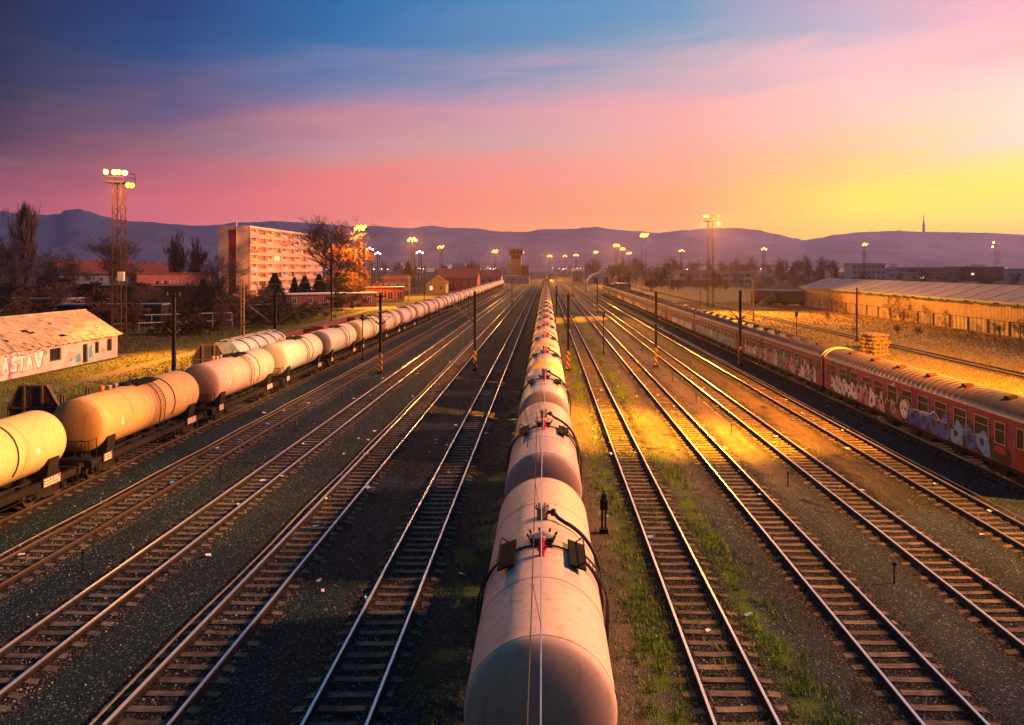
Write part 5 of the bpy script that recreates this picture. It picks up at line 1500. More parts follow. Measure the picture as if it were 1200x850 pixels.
for i, (px, w, h, lab, wl) in enumerate(((1060, 40, 8, 'long grey factory hall just past the white three-storey block', M['wall_white']), (1108, 60, 9.5, 'wide dark factory hall behind the warehouse ridge', M['roof_grey']), (1150, 34, 10, 'pinkish factory hall next to the lattice tower beyond the warehouse', M['wall_red']), (1205, 46, 8.5, 'pale hall at the picture edge beyond the warehouse', M['wall_white']), (1085, 22, 5.5, 'small ochre shed with a lit window before the dark factory hall', M['wall_ochre']))):
    house('factory_hall', lab, 'factory', WX(px, 560 - 30 * (i == 4)), 560 - 30 * (i == 4), w, 18, h, 1.2, wl, M['roof_grey'], 0, grid(w, max(4, int(w / 6)), h * .55, 2.4, 1.6), flat=True, group='factory halls', lit=(1,) if i in (2, 4) else ())
# warehouse
wx0, wy0, wy1 = 73.5, 70.0, 203.0
t = thing('warehouse', 'long low warehouse with a lamplit corrugated upper wall and grey metal roof', 'warehouse', (wx0, wy0, 0), 0.012)
LW = wy1 - wy0; EV = 5.15
def corr(name, col, per, vert=True):
    m, nt, b = newmat(name)
    P = coords(nt); s = N(nt, 'ShaderNodeSeparateXYZ'); nt.links.new(P, s.inputs[0])
    n = noise_(nt, P, .35, 6, .7)
    c = mix_(nt, maprange(nt, n, .35, .7), col, tuple(q * .6 for q in col)); nt.links.new(c, b.inputs['Base Color']); b.inputs['Roughness'].default_value = .6
    wv = math_(nt, 'SINE', math_(nt, 'MULTIPLY', s.outputs[1], 6.283 / per)); bump_(nt, b, wv, .6, .05)
    return m
M['corrugated'] = corr('corrugated', (.42, .26, .13), .35)
M['low_wall'] = corr('low_wall', (.34, .25, .18), 1.2)
M['green_paint'] = plain('green_paint', (.05, .3, .13), .6, 0, .2, 3)
mb = MB(); mb.box2((.06, 0, 0), (14, LW, 2.35)); mb.build('lower_wall', M['low_wall'], t)
mb = MB(); mb.box2((0, 0, 2.35), (14.2, LW + .2, EV)); mb.box2((-.1, 0, 2.3), (.1, LW, 2.42)); mb.build('upper_wall', M['corrugated'], t)
PB = None; k = 0
while k * 5.5 < LW:
    if PB is None: mb = MB(); mb.box((.0, 0, 1.15), (.16, .22, 2.3)); PB = mb.build('post', M['timber'], t); o = PB
    else: o = PB.copy(); COL.objects.link(o); o.parent = t
    o.location = (0, k * 5.5 + .3, 0); k += 1
mb = MB(); sec = [(-.7, EV + .02), (7, EV + 2.45), (14.9, EV + .02), (14.9, EV + .2), (7, EV + 2.65), (-.7, EV + .2)]
mb.extrude_y(sec, -.5, LW + .6); 
for k in range(24): mb.extrude_y([(-.7, EV + .2), (7, EV + 2.65), (7, EV + 2.7), (-.7, EV + .25)], k * LW / 24, k * LW / 24 + .12)
recalc(mb.build('roof', M['roof_grey'], t))
mb = MB(); R = random.Random(6); yy = 0
while yy < LW:
    L = R.uniform(1, 5); mb.box2((-.75, yy, EV - .18), (-.55, yy + L, EV + .0)); yy += L + R.uniform(.2, 2)
mb.build('gutter', M['green_paint'], t)
# stack of old sleepers
t = thing('sleeper_stack', 'square crisscross stack of old wooden sleepers in the grass behind the coaches', 'sleeper stack', (WX(1024, 90.5), 90.5, 0), .35)
M['old_wood'] = plain('old_wood', (.24, .14, .07), .85, 0, .35, 3, (.08, .05, .035), .3)
PS = None
for lv in range(11):
    for q in range(4 if lv % 2 else 5):
        if PS is None: mb = MB(); mb.box((0, 0, 0), (2.5, .26, .17)); PS = mb.build('old_sleeper', M['old_wood'], t); o = PS
        else: o = PS.copy(); COL.objects.link(o); o.parent = t
        a = (q - (1.5 if lv % 2 else 2)) * .56; R2 = random.Random(lv * 9 + q)
        o.location = (a + R2.uniform(-.1, .1) if lv % 2 else R2.uniform(-.22, .22), R2.uniform(-.22, .22) if lv % 2 else a, .1 + lv * .245 * .98)
        o.rotation_euler = (0, 0, (pi / 2 if lv % 2 else 0) + R2.uniform(-.09, .09)); o.scale = (1, 1, 1.35)
# old wagons and a red train far across the field
def boxcar(label, px, Y, L, col, h=3.6, rz=0.0, group='old wagons across the field', red=False):
    t = thing('old_wagon' if not red else 'red_carriage', label, 'railway wagon', (WX(px, Y), Y, 0), rz, group)
    mb = MB(); mb.box2((-L / 2, -1.35, 1.1), (L / 2, 1.35, h)); mb.build('body', col, t)
    mb = MB(); mb.extrude_x([(-1.45, h), (1.45, h), (1.0, h + .42), (0, h + .55), (-1.0, h + .42)], -L / 2 - .1, L / 2 + .1); recalc(mb.build('roof', M['roof_grey'] if not red else M['roof_red'], t))
    mb = MB(); mb.box2((-L / 2, -1.0, .5), (L / 2, 1.0, 1.1))
    for q in (-.36, -.28, .28, .36): mb.tube((L * q, -1.1, .5), (L * q, 1.1, .5), .45, n=12)
    mb.build('underframe', M['underframe'], t)
    nwin = int(L / 2.4)
    for i in range(nwin):
        mb = MB(); mb.box((-L / 2 + L * (i + .5) / nwin, -1.37, h - 1.0), (1.1, .06, .9)); mb.build('window' if red else 'side_panel', M['dark_pane'] if red else M['timber'], t)
boxcar('rusty old goods wagon nearest the lattice tower, across the field', 893, 212, 6, M['wagon_red'], 3.9, -.3)
boxcar('dark old goods wagon between its two neighbours, across the field', 911, 208, 6, M['wagon_wood'], 3.9, -.3)
boxcar('dark old goods wagon closest to the warehouse corner', 930, 204, 6.5, M['wagon_wood'], 4.0, -.3)
boxcar('bright red carriage with pale stripe behind the lattice tower', 828, 405, 14, M['coach_red'], 3.7, 0, 'red carriages across the field', True)
boxcar('dull red carriage coupled behind the bright red one', 797, 408, 13, M['coach_red'], 3.5, 0, 'red carriages across the field', True)
boxcar('dark red carriage at the far end of the short rake across the field', 768, 411, 12, M['wagon_red'], 3.5, 0, 'red carriages across the field', True)
# long wall/canopies on the left behind shrubs
for i, (px, Y, L, z, lab) in enumerate(((214, 128, 16, 2.6, 'white pipe railing running through the shrubs below the brick hall, upper of the pair'), (205, 124, 18, 1.5, 'white pipe railing running through the shrubs below the brick hall, lower of the pair'))):
    t = thing('pipe_railing', lab, 'railing', (WX(px, Y), Y, 0), .5, 'white railings in the shrubs')
    mb = MB(); mb.tube((-L / 2, 0, z), (L / 2, 0, z), .08, n=6); mb.build('rail', M['wall_white'], t)
    mb = MB()
    for q in range(6): mb.tube((-L / 2 + L * q / 5, 0, 0), (-L / 2 + L * q / 5, 0, z), .07, n=5)
    mb.build('post', M['galvanised'], t)
house('platform_canopy', 'low blue-white canopy roof peeping out behind the ruined house', 'canopy', WX(128, 132), 132, 18, 3, 3.9, .25, M['dark_void'], M['roof_blue'], .1, (), flat=True)
mb = MB()
t = thing('boundary_wall', 'long dark boundary wall below the red-roofed houses', 'wall', (WX(75, 215), 215, 0), .03)
mb.box2((-52, 0, 0), (46, .4, 5.2)); mb.build('panel', M['timber'], t)
mb = MB(); mb.box2((-52.2, -.1, 5.2), (46.2, .5, 5.4)); mb.build('coping', M['roof_grey'], t)
t = thing('letter_box_cabinet', 'small red cabinet standing at the meadow edge before the low shed', 'cabinet', (WX(357, 160), 160, 0))
mb = MB(); mb.box((0, 0, 1.6), (1.1, .7, 2.6)); mb.build('body', M['red_paint'], t)
mb = MB(); mb.box((0, -.36, 2.0), (.8, .04, 1.0)); mb.build('door', M['white_paint'], t)
t = thing('equipment_cabinet', 'white equipment cabinet hung on the tower behind the ruined house', 'cabinet', (WX(142, 91), 91.0, WZ(324, 91)))
mb = MB(); mb.box((0, 0, .0), (.8, .25, 1.15)); mb.build('body', M['white_paint'], t)
mb = MB(); mb.box((0, -.13, 0), (.66, .02, .95)); mb.build('door', M['wall_white'], t)

# ------------------------------------------------------------------ town on the far slope
Rt = random.Random(31); TP = []
for k in range(5):
    w, d, h, rh = [(14, 10, 7, 4), (18, 12, 10, 4), (11, 9, 6, 4), (30, 12, 18, 0), (24, 12, 13, 0)][k]
    TP.append((w, d, h, rh))
protos = {}
for i in range(70):
    px = Rt.uniform(395, 600) if i < 34 else Rt.uniform(640, 1195)
    Y = Rt.uniform(1150, 2150); k = Rt.choices(range(5), [5, 4, 5, 1, 1.5])[0]; w, d, h, rh = TP[k]
    z = hill_z(px, Y)
    if k not in protos:
        t = house('town_house' if rh else 'town_block', 'x', 'house', 0, 0, w, d, h, rh if rh else .6, M['wall_white'], M['roof_red'] if rh else M['roof_grey'], 0, (), flat=not rh); protos[k] = t; o = t
    else: o = copy_tree(protos[k])
    o.location = (WX(px, Y), Y, z - .5); o.rotation_euler = (0, 0, Rt.uniform(-.5, .5))
    tag(o, 'tiny pale house of the hazy town at the foot of the hills' if rh else 'tiny pale block of flats in the hazy town at the foot of the hills', 'house' if rh else 'block of flats', 'houses of the far town')
    o['category'] = 'house' if rh else 'block of flats'
lp = None
for i in range(80):
    px = Rt.uniform(300, 620) if i < 30 else Rt.uniform(640, 1195); Y = Rt.uniform(520, 1900)
    z = hill_z(px, Y)
    if lp is None:
        lp = thing('street_lamp', 'tiny glowing street lamp among the far town and sheds', 'street lamp', (0, 0, 0), 0, 'far street lamps'); o = lp
        mb = MB(); mb.tube((0, 0, 0), (0, 0, 9), .1, n=5); mb.build('post', M['dark_metal'], lp)
        mb = MB(); mb.lathe_z([(-.3, .1), (-.15, .4), (.1, .4), (.2, .1)], (0, -.3, 9), 8); mb.build('lamp_head', M['lens_white'], lp)
    else: o = copy_tree(lp)
    o.location = (WX(px, Y), Y, z)
# ------------------------------------------------------------------ trees and shrubs
def branchy(seed, H, spread, lean=0.0, trunk=.03, levels=4, kids_=(9, 6, 5, 4), up=.35, start=.22, crook=.22, rmin=.022):
    R = random.Random(seed); tr = MB(); tw = MB()
    def limb(p, d, L, r, lv):
        mb = tr if lv < 2 else tw
        nseg = 5 if lv == 0 else 3 if lv < 3 else 2
        pts = [p.copy()]; rs = [r]; dd = d.copy()
        for i in range(nseg):
            dd = (dd + Vector((R.uniform(-1, 1), R.uniform(-1, 1), R.uniform(-.6, 1))) * crook * (.5 if lv == 0 else 1) + Vector((0, 0, up * .12))).normalized()
            pts.append(pts[-1] + dd * (L / nseg)); rs.append(max(rmin * .6, r * (1 - (i + 1) / nseg * (.75 if lv < 3 else .6))))
        mb.pipe(pts, rs, 6 if lv == 0 else 4 if lv == 1 else 3)
        if lv >= levels: return
        n = kids_[lv]
        for k in range(n):
            t = (start + (1 - start) * (k + R.random()) / n) if lv == 0 else R.uniform(.2, 1)
            f = t * nseg; i = min(nseg - 1, int(f)); q = pts[i].lerp(pts[i + 1], f - i)
            a = R.uniform(0, 6.283)
            out = Vector((cos(a), sin(a), 0)); base = (pts[i + 1] - pts[i]).normalized()
            nd = (base * R.uniform(.3, .8) + out * spread * R.uniform(.6, 1.2) + Vector((0, 0, up))).normalized()
            limb(q, nd, L * (R.uniform(.5, .75) if lv else R.uniform(.4, .62) * (1.15 - .5 * t)), max(rmin, rs[i] * R.uniform(.4, .6)), lv + 1)
    limb(Vector((0, 0, -.2)), Vector((lean, 0, 1)).normalized(), H * .82, H * trunk, 0)
    return tr, tw
def leaf_cloud(mb, R, c, rad, n, size, squash=.8):
    for _ in range(n):
        while True:
            v = Vector((R.uniform(-1, 1), R.uniform(-1, 1), R.uniform(-1, 1)))
            if v.length < 1: break
        p = Vector(c) + Vector((v.x * rad, v.y * rad, v.z * rad * squash))
        s = size * R.uniform(.5, 1.4)
        a = Vector((R.uniform(-1, 1), R.uniform(-1, 1), R.uniform(-.6, .6))).normalized(); b = a.orthogonal().normalized()
        mb.add([tuple(p - a * s), tuple(p + b * s * .55), tuple(p + a * s), tuple(p - b * s * .55)], [(0, 1, 2, 3)])
TREES = {}; TREEH = {}
def tree(kind, label, px, Y, H, name='bare_tree', cat='tree', group=None, rz=0.0, z=0.0, sc=1.0, x=None):
    """one of the prototype trees (built 10 m tall), scaled"""
    if kind not in TREES:
        R = random.Random(hash(kind) % 1000 if False else sum(map(ord, kind)))
        t = thing(name, label, cat)
        if kind == 'spreading': tr, tw = branchy(11, 10, .95, .05, .026, 4, (10, 7, 5, 5), .3, .25)
        elif kind == 'spreading_low': tr, tw = branchy(17, 10, 1.15, -.1, .03, 4, (8, 6, 5, 4), .22, .2)
        elif kind == 'upright': tr, tw = branchy(23, 10, .5, 0, .022, 4, (14, 7, 5, 4), .7, .08)
        elif kind == 'round': tr, tw = branchy(29, 10, 1.0, 0, .028, 4, (10, 7, 5, 4), .35, .3, .2)
        elif kind == 'poplar': tr, tw = branchy(37, 10, .2, 0, .02, 4, (28, 7, 5, 4), 1.0, .05, .14)
        elif kind == 'bushy': tr, tw = branchy(41, 10, 1.0, 0, .02, 3, (14, 8, 6, 4), .6, .03, .25, .03)
        else: tr, tw = MB(), MB()
        if kind == 'conifer':
            tr.tube((0, 0, 0), (0, 0, 9.6), .2, .03, 7)
            for i in range(300):
                z0 = .6 + 9.2 * (i / 300) ** 1.0; L = (10.2 - z0) * .34 * R.uniform(.7, 1.15); a = i * 2.4
                d = Vector((cos(a), sin(a), -.22)).normalized(); p = Vector((0, 0, z0))
                for q in range(8):
                    c = p + d * L * (q + 1) / 8
                    for w in range(3):
                        u = Vector((-sin(a), cos(a), R.uniform(-.5, .3))) * R.uniform(-.45, .45) * (1 - q / 12)
                        e = c + u; s = .22 * R.uniform(.6, 1.3)
                        tw.add([tuple(c), tuple(e + Vector((0, 0, s * .4))), tuple(e + d * s), tuple(e - Vector((0, 0, s * .6)))], [(0, 1, 2, 3)])
            tr.build('trunk', M['bark'], t); tw.build('crown', M['needle'], t)
        elif kind in ('leafy_orange', 'shrub_rust', 'shrub_olive', 'shrub_orange'):
            if kind == 'leafy_orange': tr, tw0 = branchy(53, 10, .8, 0, .02, 3, (12, 6, 4, 3), .45, .12)
            else: tr, tw0 = branchy(59, 10, 1.0, 0, .014, 2, (16, 6, 4), .5, .02)
            tr.add(tw0.v, tw0.f)
            cs = [Vector((R.gauss(0, 1.9), R.gauss(0, 1.9), R.uniform(1.2, 9.2))) for _ in range(46 if kind == 'leafy_orange' else 40)]
            for c in cs:
                if kind != 'leafy_orange': c.x *= 1.5; c.y *= 1.5; c.z = .8 + (c.z - .8) * max(.25, 1 - (c.x ** 2 + c.y ** 2) / 40)
                leaf_cloud(tw, R, c, R.uniform(.7, 1.5), 85 if kind == 'leafy_orange' else 26 if kind == 'shrub_orange' else 60, .27 if kind == 'leafy_orange' else .22 if kind == 'shrub_orange' else .36)
            tr.build('trunk' if kind == 'leafy_orange' else 'stem', M['twig'], t)
            tw.build('crown', M[{'leafy_orange': 'leaf_orange', 'shrub_rust': 'leaf_rust', 'shrub_olive': 'leaf_olive', 'shrub_orange': 'leaf_orange'}[kind]], t)
        else:
            tr.build('trunk', M['bark'], t); tw.build('crown', M['twig'], t)
        TREES[kind] = t; o = t
        TREEH[kind] = max(max((v.co.z for v in ch.data.vertices), default=1) for ch in t.children)
    else:
        o = copy_tree(TREES[kind]); o.name = name
    s = H / TREEH[kind]
    o.location = (WX(px, Y) if x is None else x, Y, z); o.scale = (s * sc, s * sc, s); o.rotation_euler = (0, 0, rz)
    tag(o, label, cat, group); return o
Rv = random.Random(77)
tree('poplar', 'tall narrow poplar rising above the thicket over the ruined house', 30, 260, 35, 'poplar_tree', sc=1.3)
tree('spreading', 'big spreading bare tree behind the lattice tower by the ruined house', 132, 262, 23, rz=2.6, sc=1.25)
tree('spreading', 'large dark bare tree in front of the apartment block facade', 388, 215, 27, rz=.6, sc=1.25)
tree('leafy_orange', 'lamplit orange tree beside the bright floodlight tower', 409, 238, 22, 'orange_tree', sc=1.05)
tree('leafy_orange', 'smaller lamplit orange shrub-like tree at the foot of the bright floodlight tower', 399, 225, 12, 'orange_tree', rz=2, sc=1.2)
tree('round', 'round bare tree standing against the hills before the signal box', 553, 480, 17, sc=1.2)
tree('upright', 'upright bare tree between the red-roofed houses and the apartment block, nearest the houses', 205, 255, 25, rz=1)
tree('upright', 'upright bare tree close to the end wall of the apartment block', 232, 262, 23, rz=3)
tree('spreading_low', 'low bare tree in front of the apartment block end wall', 258, 235, 15, rz=2, sc=1.1)
for px, Y, H, k in ((3, 240, 22, 'spreading'), (14, 290, 19, 'upright'), (46, 250, 16, 'spreading_low'), (62, 262, 18, 'round'), (78, 270, 17, 'round'), (155, 290, 13, 'spreading_low'), (180, 300, 14, 'round'), (218, 275, 14, 'round'), (246, 270, 13, 'round'), (90, 240, 12, 'spreading_low'), (22, 225, 14, 'spreading_low')):
    tree(k, 'bare tree in the dark thicket around the red-roofed houses', px, Y, H, group='bare trees around the red-roofed houses', rz=px)
for px, Y, H, lab in ((238, 165, 8.5, 'dark conifer in front of the brick hall, the taller of the two there'), (247, 168, 6.5, 'smaller dark conifer beside the brick hall'), (322, 185, 9.5, 'dark pointed conifer in front of the apartment block'), (357, 200, 8.5, 'dark conifer beside the large bare tree, nearer the apartment block corner'), (374, 205, 9, 'dark conifer at the foot of the large bare tree'), (345, 210, 8, 'small dark conifer among the evergreens before the apartment block'), (478, 380, 14, 'dark conifer in the haze between the two floodlight towers'), (778, 420, 11, 'small dark conifer beside the low office building')):
    tree('conifer', lab, px, Y, H, 'conifer', rz=px * .7, sc=1.2 + .5 * ((px * 7) % 5) / 5)
# thicket of shrubs on the left bank
for i in range(74):
    px = Rv.uniform(-5, 335); Y = Rv.uniform(112, 190)
    if 60 > px: Y = Rv.uniform(100, 170)
    x = WX(px, Y)
    if x > -47: Y = -47.0 * F / (px - VX) + Rv.uniform(0, 25); x = WX(px, Y)
    k = Rv.choices(['shrub_rust', 'shrub_olive', 'bushy'], [5, 2, 3])[0]
    H = Rv.uniform(4.5, 7.5) * (Y / 150) * (1.2 if px < 110 else 1.0)
    tree(k, {'shrub_rust': 'rust-brown shrub in the dense thicket along the meadow', 'shrub_olive': 'dull olive shrub in the thicket along the meadow', 'bushy': 'bare twiggy bush in the thicket along the meadow'}[k], px, Y, H, 'shrub', 'shrub', 'shrubs of the thicket along the meadow', Rv.uniform(0, 6), sc=1.25)
for px, Y, H in ((340, 140, 4.5), (352, 150, 4), (366, 150, 5), (395, 185, 6), (412, 200, 6), (330, 165, 5), (440, 260, 7), (427, 250, 6)):
    tree('shrub_olive', 'olive shrub at the meadow edge below the apartment block', px, Y, H, 'shrub', 'shrub', 'olive shrubs at the meadow edge', px, sc=1.4)
# right side
for i in range(66):
    px = Rv.uniform(690, 985) if i < 54 else Rv.uniform(985, 1210); Y = Rv.uniform(350, 640)
    k = Rv.choice(['round', 'spreading', 'upright', 'round', 'bushy']); H = Rv.uniform(9, 15) * (Y / 480) * (1.15 if i < 54 else .75)
    tree(k, 'bare tree in the hazy row behind the dry field and the warehouse', px, Y, H, group='bare trees behind the dry field', rz=px, sc=1.2)
for i in range(26):
    px = Rv.uniform(440, 690); Y = Rv.uniform(430, 750)
    tree(Rv.choice(['round', 'bushy', 'spreading_low']), 'bare tree in the haze around the signal box and sheds', px, Y, Rv.uniform(7, 12) * Y / 480, group='bare trees around the signal box', rz=px, sc=1.2, x=(WX(px, Y) if abs(px - 640) > 34 else WX(px, Y) + (45 if px > 640 else -45)))
for px, Y, H, k, lab in ((786, 430, 18, 'round', 'round bare tree beside the small conifer and the office building'), (864, 440, 17, 'round', 'round bare tree just past the low office building')):
    tree(k, lab, px, Y, H, rz=px, sc=1.25)
for px, Y, H, lab in ((975, 178, 6.6, 'lamplit orange bush at the near face of the warehouse by its far corner'), (1044, 148, 5.8, 'lamplit orange bush half way along the warehouse wall'), (1056, 143, 6.2, 'taller lamplit orange bush half way along the warehouse wall'), (1112, 128, 3.8, 'thin lamplit orange bush against the warehouse posts'), (990, 160, 2.2, 'low lamplit bush in the grass before the warehouse')):
    tree('shrub_orange', lab, px, Y, H, 'shrub', 'shrub', None, px, sc=1.0, x=min(WX(px, Y), 70.5))
for px, Y, H, sc in ((1195, 108, 3.4, 1.9), (1172, 112, 2.6, 1.9), (1052, 118, 1.6, 2.0), (970, 146, 1.8, 1.6), (1075, 116, 1.4, 1.8), (1000, 118, 1.3, 1.6)):
    tree('bushy', 'low dark scrub in the dry grass before the warehouse', px, Y, H, 'shrub', 'shrub', 'low dark scrub before the warehouse', px, sc=sc)
for i in range(14):
    px = Rv.uniform(980, 1200); Y = Rv.uniform(235, 420)
    tree('bushy', 'dark scrub behind the warehouse roof', px, Y, Rv.uniform(5, 8), 'shrub', 'shrub', 'dark scrub behind the warehouse', px, sc=1.9)
for i in range(28):
    px = Rv.uniform(760, 960); Y = Rv.uniform(310, 400)
    tree('bushy', 'dark scrub along the far edge of the dry field', px, Y, Rv.uniform(3.5, 6), 'shrub', 'shrub', 'dark scrub along the dry field', px, sc=2.2)

# ------------------------------------------------------------------ air
hz = MB(); hz.box2((-4200, -260, -1), (4200, 4250, 330))
hm = bpy.data.materials.new('haze'); hm.use_nodes = True; nt = hm.node_tree; nt.nodes.clear()
out = N(nt, 'ShaderNodeOutputMaterial'); pv = N(nt, 'ShaderNodeVolumePrincipled')
pv.inputs['Color'].default_value = (0.72, 0.62, 1.0, 1); pv.inputs['Density'].default_value = HAZE; pv.inputs['Anisotropy'].default_value = .6
nt.links.new(pv.outputs[0], out.inputs['Volume'])
hm.cycles.homogeneous_volume = True if hasattr(hm.cycles, 'homogeneous_volume') else True
tag(hz.build('haze', hm), kind='stuff')

# ------------------------------------------------------------------ sky
def lin(c):
    c = (max(0, c[0]), c[1], c[2])
    return tuple(((v / 255) / 12.92 if v / 255 <= .04045 else ((v / 255 + .055) / 1.055) ** 2.4) for v in c)
# per photo column: azimuth, then (height in photo pixels above the eye line, sRGB colour)
SKY = [
 (-3.2, [(0, (34, 42, 58)), (150, (18, 40, 54)), (330, (14, 44, 60)), (900, (8, 80, 108))]),
 (-1.5, [(0, (95, 75, 105)), (90, (70, 78, 118)), (180, (54, 84, 128)), (330, (38, 92, 138)), (900, (8, 86, 122))]),
 (-.645, [(45, (215, 95, 108)), (75, (188, 84, 102)), (113, (128, 70, 88)), (155, (74, 50, 70)), (195, (30, 36, 64)), (245, (-1, 34, 72)), (313, (-1, 22, 62)), (500, (14, 70, 115)), (900, (8, 86, 122))]),
 (-.478, [(50, (238, 112, 116)), (83, (226, 102, 110)), (113, (187, 95, 110)), (155, (136, 95, 115)), (195, (82, 78, 118)), (253, (-1, 68, 124)), (313, (-1, 50, 112)), (500, (20, 90, 140)), (900, (8, 88, 124))]),
 (-.275, [(50, (262, 134, 112)), (98, (244, 124, 116)), (133, (206, 145, 145)), (173, (188, 130, 146)), (213, (122, 124, 162)), (263, (30, 110, 164)), (313, (-1, 98, 162)), (500, (40, 120, 170)), (900, (8, 90, 126))]),
 (-.047, [(45, (270, 165, 100)), (70, (262, 152, 112)), (113, (250, 148, 132)), (148, (211, 164, 160)), (188, (214, 154, 165)), (215, (165, 150, 175)), (253, (96, 138, 176)), (313, (50, 130, 182)), (500, (70, 140, 180)), (900, (10, 92, 128))]),
 (.186, [(45, (265, 184, 98)), (83, (260, 178, 104)), (113, (255, 174, 136)), (163, (250, 174, 162)), (193, (240, 170, 170)), (233, (192, 170, 182)), (263, (136, 158, 184)), (313, (104, 150, 186)), (500, (100, 150, 180)), (900, (12, 92, 128))]),
 (.40, [(38, (278, 222, 85)), (63, (284, 250, 62)), (93, (278, 234, 86)), (123, (255, 210, 130)), (163, (250, 204, 180)), (203, (255, 200, 190)), (243, (240, 190, 195)), (278, (190, 178, 194)), (313, (200, 170, 190)), (500, (110, 140, 165)), (900, (16, 92, 126))]),
 (.583, [(43, (278, 225, 85)), (63, (284, 252, 62)), (93, (280, 250, 76)), (133, (255, 236, 150)), (163, (255, 228, 200)), (193, (255, 220, 200)), (233, (255, 205, 200)), (273, (255, 190, 190)), (313, (255, 180, 190)), (500, (140, 150, 175)), (900, (20, 94, 128))]),
 (1.2, [(40, (225, 150, 100)), (150, (200, 140, 125)), (313, (150, 110, 125)), (500, (110, 140, 165)), (900, (16, 92, 126))]),
 (1.9, [(0, (70, 55, 66)), (200, (40, 52, 68)), (900, (10, 84, 112))]),
 (3.2, [(0, (34, 42, 58)), (150, (18, 40, 54)), (330, (14, 44, 60)), (900, (8, 80, 108))]),
]
W = bpy.data.worlds.new('World'); SC.world = W; W.use_nodes = True
nt = W.node_tree; nt.nodes.clear()
out = N(nt, 'ShaderNodeOutputWorld')
tc = N(nt, 'ShaderNodeTexCoord'); s = N(nt, 'ShaderNodeSeparateXYZ'); nt.links.new(tc.outputs['Generated'], s.inputs[0])
dx, dy, dz = s.outputs
az = math_(nt, 'ARCTAN2', dx, dy)
hr = math_(nt, 'SQRT', math_(nt, 'ADD', math_(nt, 'MULTIPLY', dx, dx), math_(nt, 'MULTIPLY', dy, dy)))
elev = math_(nt, 'DIVIDE', dz, math_(nt, 'MAXIMUM', hr, .001))
cl = N(nt, 'ShaderNodeCombineXYZ'); setin(nt, cl.inputs[0], math_(nt, 'MULTIPLY', az, 1.6)); setin(nt, cl.inputs[1], math_(nt, 'ADD', math_(nt, 'MULTIPLY', elev, 11.0), math_(nt, 'MULTIPLY', az, -1.8)))
n1 = noise_(nt, cl.outputs[0], 1.3, 7, .62, .5)
cl2 = N(nt, 'ShaderNodeCombineXYZ'); setin(nt, cl2.inputs[0], math_(nt, 'MULTIPLY', az, 2.2)); setin(nt, cl2.inputs[1], math_(nt, 'MULTIPLY', elev, 26.0)); cl2.inputs[2].default_value = 4
n2 = noise_(nt, cl2.outputs[0], 1.0, 6, .6, .3)
wob = math_(nt, 'ADD', math_(nt, 'MULTIPLY', math_(nt, 'SUBTRACT', n1, .5), .12), math_(nt, 'MULTIPLY', math_(nt, 'SUBTRACT', n2, .5), .075))
wob = math_(nt, 'MULTIPLY', wob, maprange(nt, elev, .03, .14))
ev = math_(nt, 'ADD', elev, wob)
cur = None
for i, (a, stops) in enumerate(SKY):
    r = N(nt, 'ShaderNodeValToRGB'); r.color_ramp.interpolation = 'LINEAR'
    ca = cos(max(-.7, min(.7, a)))
    pos = [min(1.0, p / F * ca) for p, _ in stops]
    el = r.color_ramp.elements
    while len(el) < len(stops): el.new(.5)
    for e, p, (_, c) in zip(el, pos, stops): e.position = p
    for e, p, (_, c) in zip(el, pos, stops): e.color = (*lin(c), 1)
    nt.links.new(ev, r.inputs[0])
    cur = r.outputs[0] if cur is None else mix_(nt, maprange(nt, az, SKY[i - 1][0], a, smooth=False), cur, r.outputs[0])
# thin bright streaks in the glow
st = math_(nt, 'MULTIPLY', maprange(nt, n2, .55, .75), maprange(nt, elev, .3, .06))
cur = mix_(nt, math_(nt, 'MULTIPLY', st, .16), cur, (1.0, .62, .38))
# ground half of the world stays dim
cur = mix_(nt, maprange(nt, elev, -.02, -.12), cur, (.03, .028, .03))
bg = N(nt, 'ShaderNodeBackground'); nt.links.new(cur, bg.inputs[0]); bg.inputs[1].default_value = SKY_K
nis = N(nt, 'ShaderNodeTexSky'); nis.sky_type = 'NISHITA'; nis.sun_disc = False
nis.sun_elevation = radians(SUN_EL); nis.sun_rotation = radians(SUN_AZ)
bg2 = N(nt, 'ShaderNodeBackground'); nt.links.new(nis.outputs[0], bg2.inputs[0]); bg2.inputs[1].default_value = 0.004
ad = N(nt, 'ShaderNodeAddShader'); nt.links.new(bg.outputs[0], ad.inputs[0]); nt.links.new(bg2.outputs[0], ad.inputs[1]); nt.links.new(ad.outputs[0], out.inputs[0])
W.cycles.sampling_method = 'AUTOMATIC'

# ------------------------------------------------------------------ light
def aim(o, target):
    d = Vector(target) - o.location
    o.rotation_euler = d.to_track_quat('-Z', 'Y').to_euler()
sl = bpy.data.lights.new('sun', 'SUN'); sl.energy = SUN_E; sl.angle = radians(8); sl.color = SUN_C
so = bpy.data.objects.new('sun', sl); COL.objects.link(so)
sd = Vector((sin(radians(SUN_AZ)) * cos(radians(SUN_EL)), cos(radians(SUN_AZ)) * cos(radians(SUN_EL)), sin(radians(SUN_EL))))
so.rotation_euler = (-sd).to_track_quat('-Z', 'Y').to_euler()
SOD = (1.0, .35, .035)
def spot(loc, target, watt, deg, blend=.6, col=SOD, r=.3):
    l = bpy.data.lights.new('floodlight_beam', 'SPOT'); l.energy = watt; l.spot_size = radians(deg); l.spot_blend = blend; l.color = col; l.shadow_soft_size = r
    o = bpy.data.objects.new('floodlight_beam', l); COL.objects.link(o); o.location = loc; aim(o, target)
def glow(loc, watt, col=SOD):
    l = bpy.data.lights.new('floodlight_glow', 'POINT'); l.energy = watt; l.color = col; l.shadow_soft_size = .4
    o = bpy.data.objects.new('floodlight_glow', l); COL.objects.link(o); o.location = loc
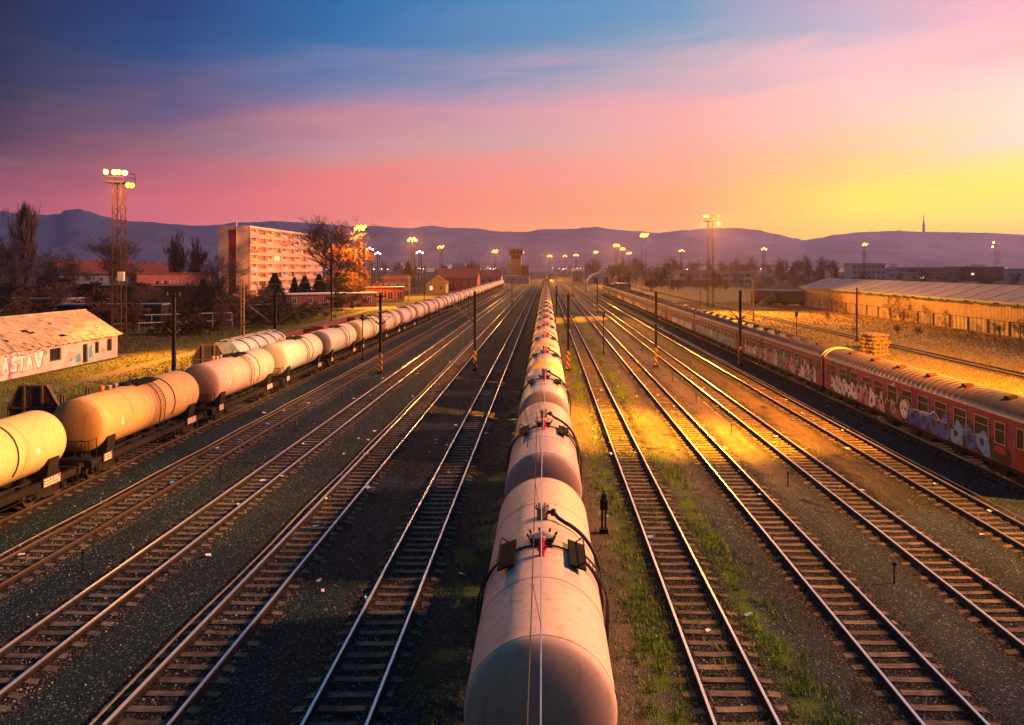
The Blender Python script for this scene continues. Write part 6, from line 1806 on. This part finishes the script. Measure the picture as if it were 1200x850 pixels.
K = LAMP_K
mx, my, mz = MAST
hd = (mx - 1.8, my, mz + .6)
spot(hd, (7.0, 48, 0), 1500e3 * K, 23, 1.0, (1, .36, .003))
spot(hd, (0, 17, 4), 70e3 * K, 30, 1.0, (1, .45, .1))
spot(hd, (15, 60, 0), 620e3 * K, 50, 1.0, (1, .28, .01))
spot(hd, (74, 118, 3), 300e3 * K, 44, 1.0, (1, .32, .02))
spot(hd, (16, 34, 0), 120e3 * K, 70, 1.0)
spot(hd, (44, 72, 0), 1500e3 * K, 34, 1.0, (1, .36, .01))
spot(hd, (-24, 33, 2.5), 270e3 * K, 20, 1.0, (1, .42, .05))
spot(hd, (-54, 76, 3), 500e3 * K, 22, .9, (1, .5, .16))
for (x, y, z, px) in LAMPS:
    if px in (434.5, 443.5, 492.5): continue
    hd = (x, y - 2.2, z + .1)
    glow((x, y - 2.6, z + .4), 6e3 * K)
    if px == 139.5: glow((x + 2.2, y - 2.0, z - 1.8), 4e3 * K); spot(hd, (-40, 84, 0), 200e3 * K, 70, 1.0)
    elif px == 424:
        hb = (x - .4, y + 3.2, z + .2); spot(hb, (-62, 240, 13), 100e3 * K, 95, .8, (1, .3, .01)); spot(hb, (-101, 290, 12), 330e3 * K, 60, .8, (1, .3, .08)); spot(hd, (-42, 185, 0), 420e3 * K, 60, 1.0)
    elif px == 832.5:
        spot(hd, (5, 150, 0), 2300e3 * K, 15, 1.0, (1, .32, .01)); spot(hd, (46, 155, 0), 700e3 * K, 80, 1.0, (1, .32, .015)); spot(hd, (74, 150, 2), 200e3 * K, 75, 1.0, (1, .32, .015)); spot(hd, (15, 125, 0), 300e3 * K, 40, 1.0)
    elif px in (754.5, 722, 484, 644, 580):
        spot(hd, (x * .4, y - 70, 0), 330e3 * K, 90, 1.0)
    else: spot(hd, (x * .6, y - 50, 0), 80e3 * K, 100, 1.0)

# ------------------------------------------------------------------ camera and output
cam = bpy.data.cameras.new('camera'); co = bpy.data.objects.new('camera', cam); COL.objects.link(co)
co.location = (0, 0, CAM_Z); co.rotation_euler = (radians(90), 0, 0)
cam.sensor_width = 36; cam.lens = F / 1200 * 36
cam.shift_x = -(VX - 600) / 1200; cam.shift_y = -(425 - VY) / 1200
cam.clip_end = 20000; cam.clip_start = .1
SC.camera = co
SC.render.engine = 'CYCLES'
SC.view_settings.view_transform = 'Standard'; SC.view_settings.look = 'None'
SC.view_settings.exposure = EXPO; SC.view_settings.gamma = 1; SC.view_settings.use_curve_mapping = False
c = SC.cycles
c.max_bounces = 5; c.diffuse_bounces = 2; c.glossy_bounces = 3; c.transmission_bounces = 2; c.volume_bounces = 1; c.transparent_max_bounces = 4
c.sample_clamp_indirect = 4.0; c.use_denoising = True; c.caustics_reflective = False; c.caustics_refractive = False
c.use_adaptive_sampling = True; c.adaptive_threshold = 0.02
